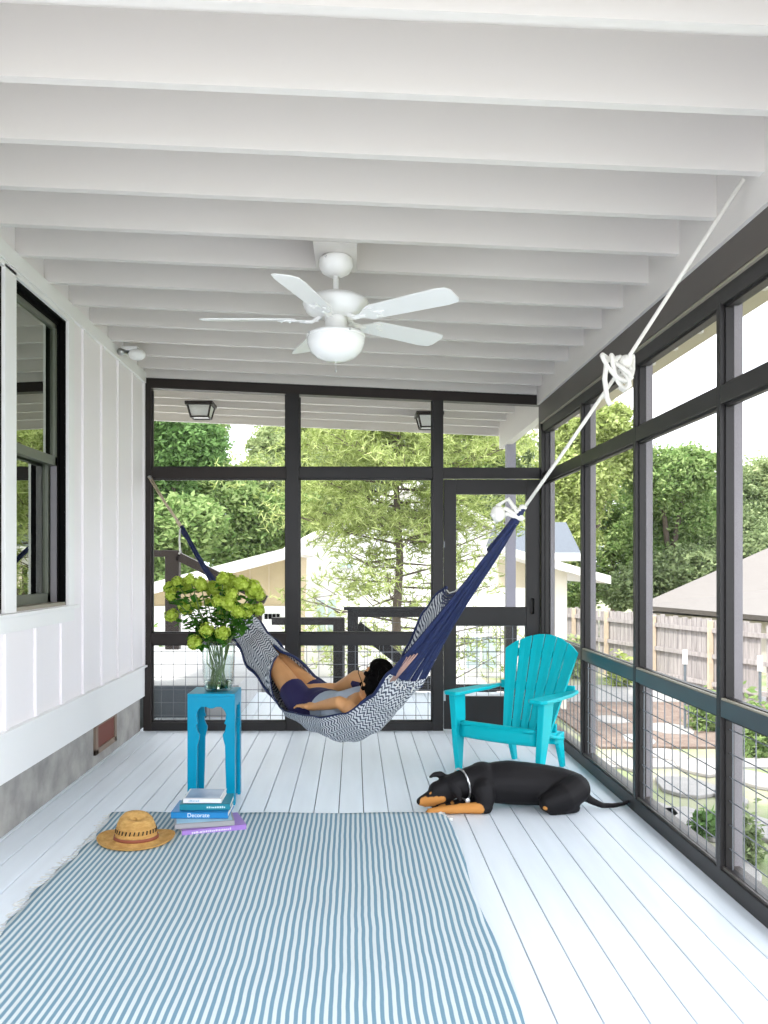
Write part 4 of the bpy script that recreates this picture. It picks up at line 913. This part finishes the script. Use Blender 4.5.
wv = n.new('ShaderNodeTexNoise'); wv.inputs['Scale'].default_value = 160; l.new(tcx.outputs['Object'], wv.inputs['Vector']); bpn = n.new('ShaderNodeBump'); bpn.inputs['Strength'].default_value = .5; bpn.inputs['Distance'].default_value = .004; l.new(wv.outputs['Fac'], bpn.inputs['Height']); l.new(bpn.outputs[0], bs.inputs['Normal'])
rows = []; NX, NY = 60, 70
for j in range(NY+1):
    r_ = []
    for i in range(NX+1):
        x_ = -1.315+1.825*i/NX; y_ = 4.60-2.72*j/NY
        x_ += .012*math.sin(y_*5)*(1 if i == 0 else (i/NX))+(.0 if i else .01*math.sin(y_*23)); y2 = y_+(.010*math.sin(x_*9) if j == 0 else 0)
        r_.append((x_, y2, .010+.0022*math.sin(x_*8+y_*5)+.0018*math.sin(x_*3-y_*11)))
    rows.append(r_)
rug = empty('rug', (-.43, 3.3, 0), 'blue and white striped woven cotton rug on the deck boards', 'rug')
o = MB().grid(rows).build('rug_weave', rugm, rug, smooth=True, fix=False); q = o.modifiers.new('s', 'SOLIDIFY'); q.thickness = .007; q.offset = -1
m = MB(); rng = random.Random(2)
for k in range(130):
    y_ = 4.62-2.7*k/130; p = Vector((-1.31+.012*math.sin(y_*5), y_, .009)); m.tube([p, p+Vector((-.025, rng.uniform(-.015,.015), -.002)), p+Vector((-.05+rng.uniform(-.02,.02), rng.uniform(-.03,.03), -.005))], .0016, 4)
m.build('fringe', MT['cream'], rug); rug.children[-1]['kind'] = 'stuff'

# ------------------------------------------------------------------ straw hat
hx, hy = at(133, 846, 4.07).x, 4.13; hz = .0135
hat = empty('straw_hat', (hx, hy, hz), 'woven straw hat with a reddish brown band lying on the rug', 'hat')
straw = M('straw_weave', (.50,.26,.06), .8, col2=(.70,.42,.14), scale=30, stretch=(1,1,3), bump=.9, bscale=90)
seg = 64
def hatpt(r, z, a, cr=0): 
    x_, y_ = r*1.0*math.cos(a), r*.86*math.sin(a)
    return (hx+x_, hy+y_, hz+z)
pr = [(.187,.012),(.184,.006),(.165,.002),(.14,.003),(.12,.010),(.106,.018),(.102,.035),(.099,.06),(.094,.085),(.085,.112),(.070,.128),(.045,.128),(.02,.122),(.001,.120)]
rows = []
for r_, z_ in pr:
    row = []
    for k in range(seg+1):
        a = 2*math.pi*k/seg; zz = z_; rr = r_
        if r_ > .12: zz += (r_-.12)*.30*abs(math.cos(a))**2+.003*math.sin(3*a)
        if z_ > .08:                                   # crown crease and front pinch
            zz += .012*math.sin(a+2.6)*-1; dent = math.exp(-((math.sin(a))**2)/.08)
            rr = r_*(1-.10*(1-abs(math.sin(a)))*(z_-.08)/.05)
            if r_ < .08: zz -= .016*(1-r_/.08)
        row.append(hatpt(rr, zz, a))
    rows.append(row)
o = MB().grid(rows).build('hat_body', straw, hat, smooth=True, fix=False); q = o.modifiers.new('s', 'SOLIDIFY'); q.thickness = .004
rows = [[hatpt(r_, z_, 2*math.pi*k/seg) for k in range(seg+1)] for r_, z_ in ((.1075,.019),(.1045,.034))]
o = MB().grid(rows).build('hat_band', M('leather_band', (.26,.07,.035), .6), hat, smooth=True, fix=False); q = o.modifiers.new('s', 'SOLIDIFY'); q.thickness = .003; q.offset = 1
m = MB()
for k in range(30):
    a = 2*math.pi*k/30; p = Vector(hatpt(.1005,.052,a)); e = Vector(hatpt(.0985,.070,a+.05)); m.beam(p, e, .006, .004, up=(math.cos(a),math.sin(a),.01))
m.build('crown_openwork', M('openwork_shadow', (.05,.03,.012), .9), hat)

# ------------------------------------------------------------------ books
def book(name_, cx, cy, z0, w, d, h, rz, cover, label, spine_marks=None, open_=0, top=None):
    t = empty('book', (cx, cy, z0), label, 'book', 'books stacked on the rug', rz=R(rz))
    cm = M(name_, cover, .4); pg = MT['cream']
    m = MB(); m.box(0, w, 0, d, 0, .003); m.box(0, w, 0, d, h-.003, h); m.box(0, w, 0, .003, 0, h); m.build('cover', cm, t, local=True, bevel=.001)
    MB().box(.004, w-.004, .004, d-.004, .0032, h-.0032).build('pages', pg, t, local=True)
    if spine_marks:
        txt, mc, x_, s_ = spine_marks; mm = M(name_+'_ink', mc, .5)
        if txt:
            cu = bpy.data.curves.new('title', 'FONT'); cu.body = txt; cu.size = s_; cu.extrude = .0004; cu.align_y = 'CENTER'
            cu.materials.append(mm); tmp = bpy.data.objects.new('tmp', cu); COL.objects.link(tmp); bpy.context.view_layer.update(); me = bpy.data.meshes.new_from_object(tmp); bpy.data.objects.remove(tmp); o = bpy.data.objects.new('title', me); COL.objects.link(o); o.parent = t; o.location = (x_, -.0006, h/2); o.rotation_euler = (R(90), 0, 0)
        else:
            q = MB(); rng = random.Random(int(cx*1000)); xx = x_
            while xx < x_+s_: ww = rng.uniform(.004,.010); q.box(xx, xx+ww, -.0012, .0005, h*.33, h*rng.uniform(.55,.68)); xx += ww+.003
            q.build('title', mm, t, local=True)
    if top: 
        q = MB(); q.box(.01, w-.01, .01, d-.01, h, h+.0008); q.build('cover_picture', top, t, local=True)
    return t
RZ = .014
book('purple_cover', -.865, 4.195, RZ, .330, .22, .030, 20, (.36,.20,.56), 'purple book at the bottom of the stack beside the hat', (None, (.75,.68,.85), .05, .20))
book('grey_cover', -.905, 4.215, RZ+.0305, .300, .25, .026, 13, (.36,.36,.37), 'large grey book just above the purple one', None, 0, M('pale_blue_picture', (.40,.62,.72), .4))
book('blue_cover', -.945, 4.305, RZ+.058, .295, .22, .034, 0, (.01,.22,.52), 'bright blue book with white title, middle of the stack', ('Decorate', (.85,.9,.95), .085, .030))
book('teal_cover', -.905, 4.33, RZ+.093, .262, .20, .032, 2, (.0,.22,.30), 'dark teal book directly below the topmost white one', (None, (.6,.8,.82), .14, .09))
book('white_cover', -.890, 4.345, RZ+.126, .20, .19, .026, 0, (.80,.81,.82), 'topmost book of the stack, white spine and blue picture cover', (None, (.3,.5,.65), .03, .05), 0, M('blue_picture', (.16,.24,.38), .35, col2=(.42,.50,.62), scale=6))

# ------------------------------------------------------------------ dog
DY = 4.72; DS = DY/F
def dp(px, py, dy=0): q = at(px, py, DY+dy); return q
def dg(px, h, dy=0): return Vector(((px-CX)*DS, DY+dy, h))
dog = MB()
dog.limb([dg(496,.138,.055), dg(510,.137,.06), dg(528,.130,.06), dg(548,.122,.06), dg(564,.112,.05), dg(574,.105,.045)], [.116,.124,.121,.114,.108,.098], 20)
dog.ell(dg(484,.145,.05), (.105,.105,.112))
dog.limb([dg(486,.160,.05), dg(468,.150,.02), dg(452,.135,-.02)], [.098,.080,.070])          # neck
dog.ell(dg(447,.125,-.03), (.072,.062,.070)); dog.ell(dg(438,.115,-.04), (.060,.055,.056))        # skull
dog.limb([dg(440,.095,-.045), dg(428,.078,-.055), dg(420,.062,-.06)], [.050,.038,.026])           # muzzle
dog.limb([dg(441,.070,-.045), dg(424,.046,-.058)], [.028,.018])                                   # jaw
dog.ell(dg(418.3,.064,-.061), (.013,.014,.012))
dog.ell(dg(433,.125,-.078), (.012,.010,.010))
# fore legs
dog.limb([dg(482,.12,-.04), dg(484,.060,-.075), dg(483,.035,-.085)], [.07,.050,.034]); dog.limb([dg(484,.034,-.085), dg(462,.033,-.095), dg(436,.026,-.11)], [.036,.028,.022])
dog.limb([dg(438,.024,-.11), dg(428,.021,-.12)], [.024,.020])
for k in range(4): dog.limb([dg(430,.018,-.128+.015*k), dg(424.5+abs(k-1.5),.012,-.130+.016*k)], [.012,.010], 8)
dog.limb([dg(478,.08,.06), dg(462,.028,.03), dg(445,.024,-.02)], [.05,.028,.023]); dog.limb([dg(446,.023,-.02), dg(434,.020,-.045)], [.022,.018])
# haunch + hind leg
dog.limb([dg(575,.120,-.01), dg(560,.085,-.075), dg(545,.060,-.085)], [.085,.085,.055]); dog.limb([dg(545,.050,-.085), dg(560,.032,-.10), dg(572,.030,-.08)], [.042,.032,.026]); dog.limb([dg(572,.027,-.085), dg(555,.018,-.11), dg(546,.016,-.11)], [.022,.018,.018])
dog.limb([dg(575,.10,.10), dg(555,.045,.14), dg(560,.03,.16)], [.07,.05,.03])
# tail
dog.limb([dg(582,.085,.02), dg(592,.045,.01), dg(602,.022,.00), dg(614,.018,.01), dg(626,.024,.03), dg(634,.038,.05)], [.030,.022,.017,.014,.012,.008])
# ears
dog.limb([dg(446,.170,.00), dg(440,.196,.01), dg(434,.196,.0), dg(430,.186,-.01)], [.026,.020,.015,.009])
dog.limb([dg(450,.155,-.075), dg(455,.120,-.092), dg(458,.085,-.092)], [.022,.026,.014])
dgo = empty('dog', dg(510, 0, .03), 'black and tan dog with a silver collar lying asleep on the deck boards', 'dog')
dm = bpy.data.materials.new('dog_coat'); dm.use_nodes = True; n = dm.node_tree.nodes; l = dm.node_tree.links; bs = n['Principled BSDF']; bs.inputs['Roughness'].default_value = .6; bs.inputs['Specular IOR Level'].default_value = .22
tcx = n.new('ShaderNodeTexCoord'); nz3 = n.new('ShaderNodeTexNoise'); nz3.inputs['Scale'].default_value = 60; l.new(tcx.outputs['Object'], nz3.inputs['Vector'])
org = dg(510, 0, .03); fac = None
spots = [(dg(425,.052,-.08),.044),(dg(430,.058,-.09),.040),(dg(435,.066,-.09),.034),(dg(440,.072,-.095),.030),(dg(421,.048,-.06),.026),(dg(428.5,.118,-.085),.013),
 (dg(428,.02,-.12),.042),(dg(434,.022,-.12),.045),(dg(440,.024,-.11),.045),(dg(446,.026,-.11),.045),(dg(452,.028,-.11),.045),(dg(458,.03,-.11),.045),(dg(464,.032,-.11),.045),(dg(470,.032,-.11),.043),(dg(475,.030,-.115),.036),(dg(440,.022,-.03),.034),(dg(450,.026,0),.030),(dg(470,.085,-.095),.020),(dg(540,.040,-.125),.014)]
for c_, r_ in spots:
    vd = n.new('ShaderNodeVectorMath'); vd.operation = 'DISTANCE'; l.new(tcx.outputs['Object'], vd.inputs[0]); vd.inputs[1].default_value = tuple(c_-org)
    f_ = math_('SUBTRACT', 1.0, math_('DIVIDE', vd.outputs['Value'], r_)); fac = f_ if fac is None else math_('MAXIMUM', fac, f_)
fac = math_('ADD', fac, math_('MULTIPLY', math_('SUBTRACT', nz3.outputs['Fac'], .5), .35))
rr_ = n.new('ShaderNodeValToRGB'); rr_.color_ramp.elements[0].position = .0; rr_.color_ramp.elements[0].color = (.008,.007,.008,1); rr_.color_ramp.elements[1].position = .12; rr_.color_ramp.elements[1].color = (.55,.24,.06,1)
l.new(fac, rr_.inputs[0]); nosed = n.new('ShaderNodeVectorMath'); nosed.operation = 'DISTANCE'; l.new(tcx.outputs['Object'], nosed.inputs[0]); nosed.inputs[1].default_value = tuple(dg(417.6,.064,-.065)-org)
mx = n.new('ShaderNodeMixRGB'); l.new(math_('LESS_THAN', nosed.outputs['Value'], .019), mx.inputs[0]); l.new(rr_.outputs[0], mx.inputs[1]); mx.inputs[2].default_value = (.012,.01,.01,1); l.new(mx.outputs[0], bs.inputs['Base Color'])
bo = dog.build('body', dm, dgo); remesh(bo, .0075, 5, .5)
m = MB(); c0 = dg(462,.142,.0); ax = (dg(455,.135,-.01)-dg(470,.15,.03)).normalized(); e1 = ax.cross(Vector((0,0,1))).normalized(); e2 = ax.cross(e1)
ring = [c0+(e1*math.cos(2*math.pi*k/36)*.081+e2*math.sin(2*math.pi*k/36)*.088) for k in range(37)]
for k in range(36): m.beam(ring[k], ring[k+1], .010, .006, up=tuple(ax)) if k % 2 else m.tube([ring[k], ring[k+1]], .0055, 6)
m.build('collar', MT['metal'], dgo)
MB().ell(dg(465.5,.072,-.088), (.014,.005,.016), None, 12, 8).build('collar_tag', MT['metal'], dgo)
# chew stick by the paw
cs_ = empty('chew_toy', dg(441,0,-.16), 'small pale frayed chew toy in front of the paws of the dog', 'dog toy')
MB().tube([dg(438,.016,-.150), dg(442,.014,-.185), dg(446,.012,-.23)], [.010,.008,.010], 8).ell(dg(438,.018,-.150), (.014,.012,.012), None, 10, 6).ell(dg(446,.014,-.232), (.013,.012,.011), None, 10, 6).build('knotted_rope', MT['cream'], cs_, smooth=True)
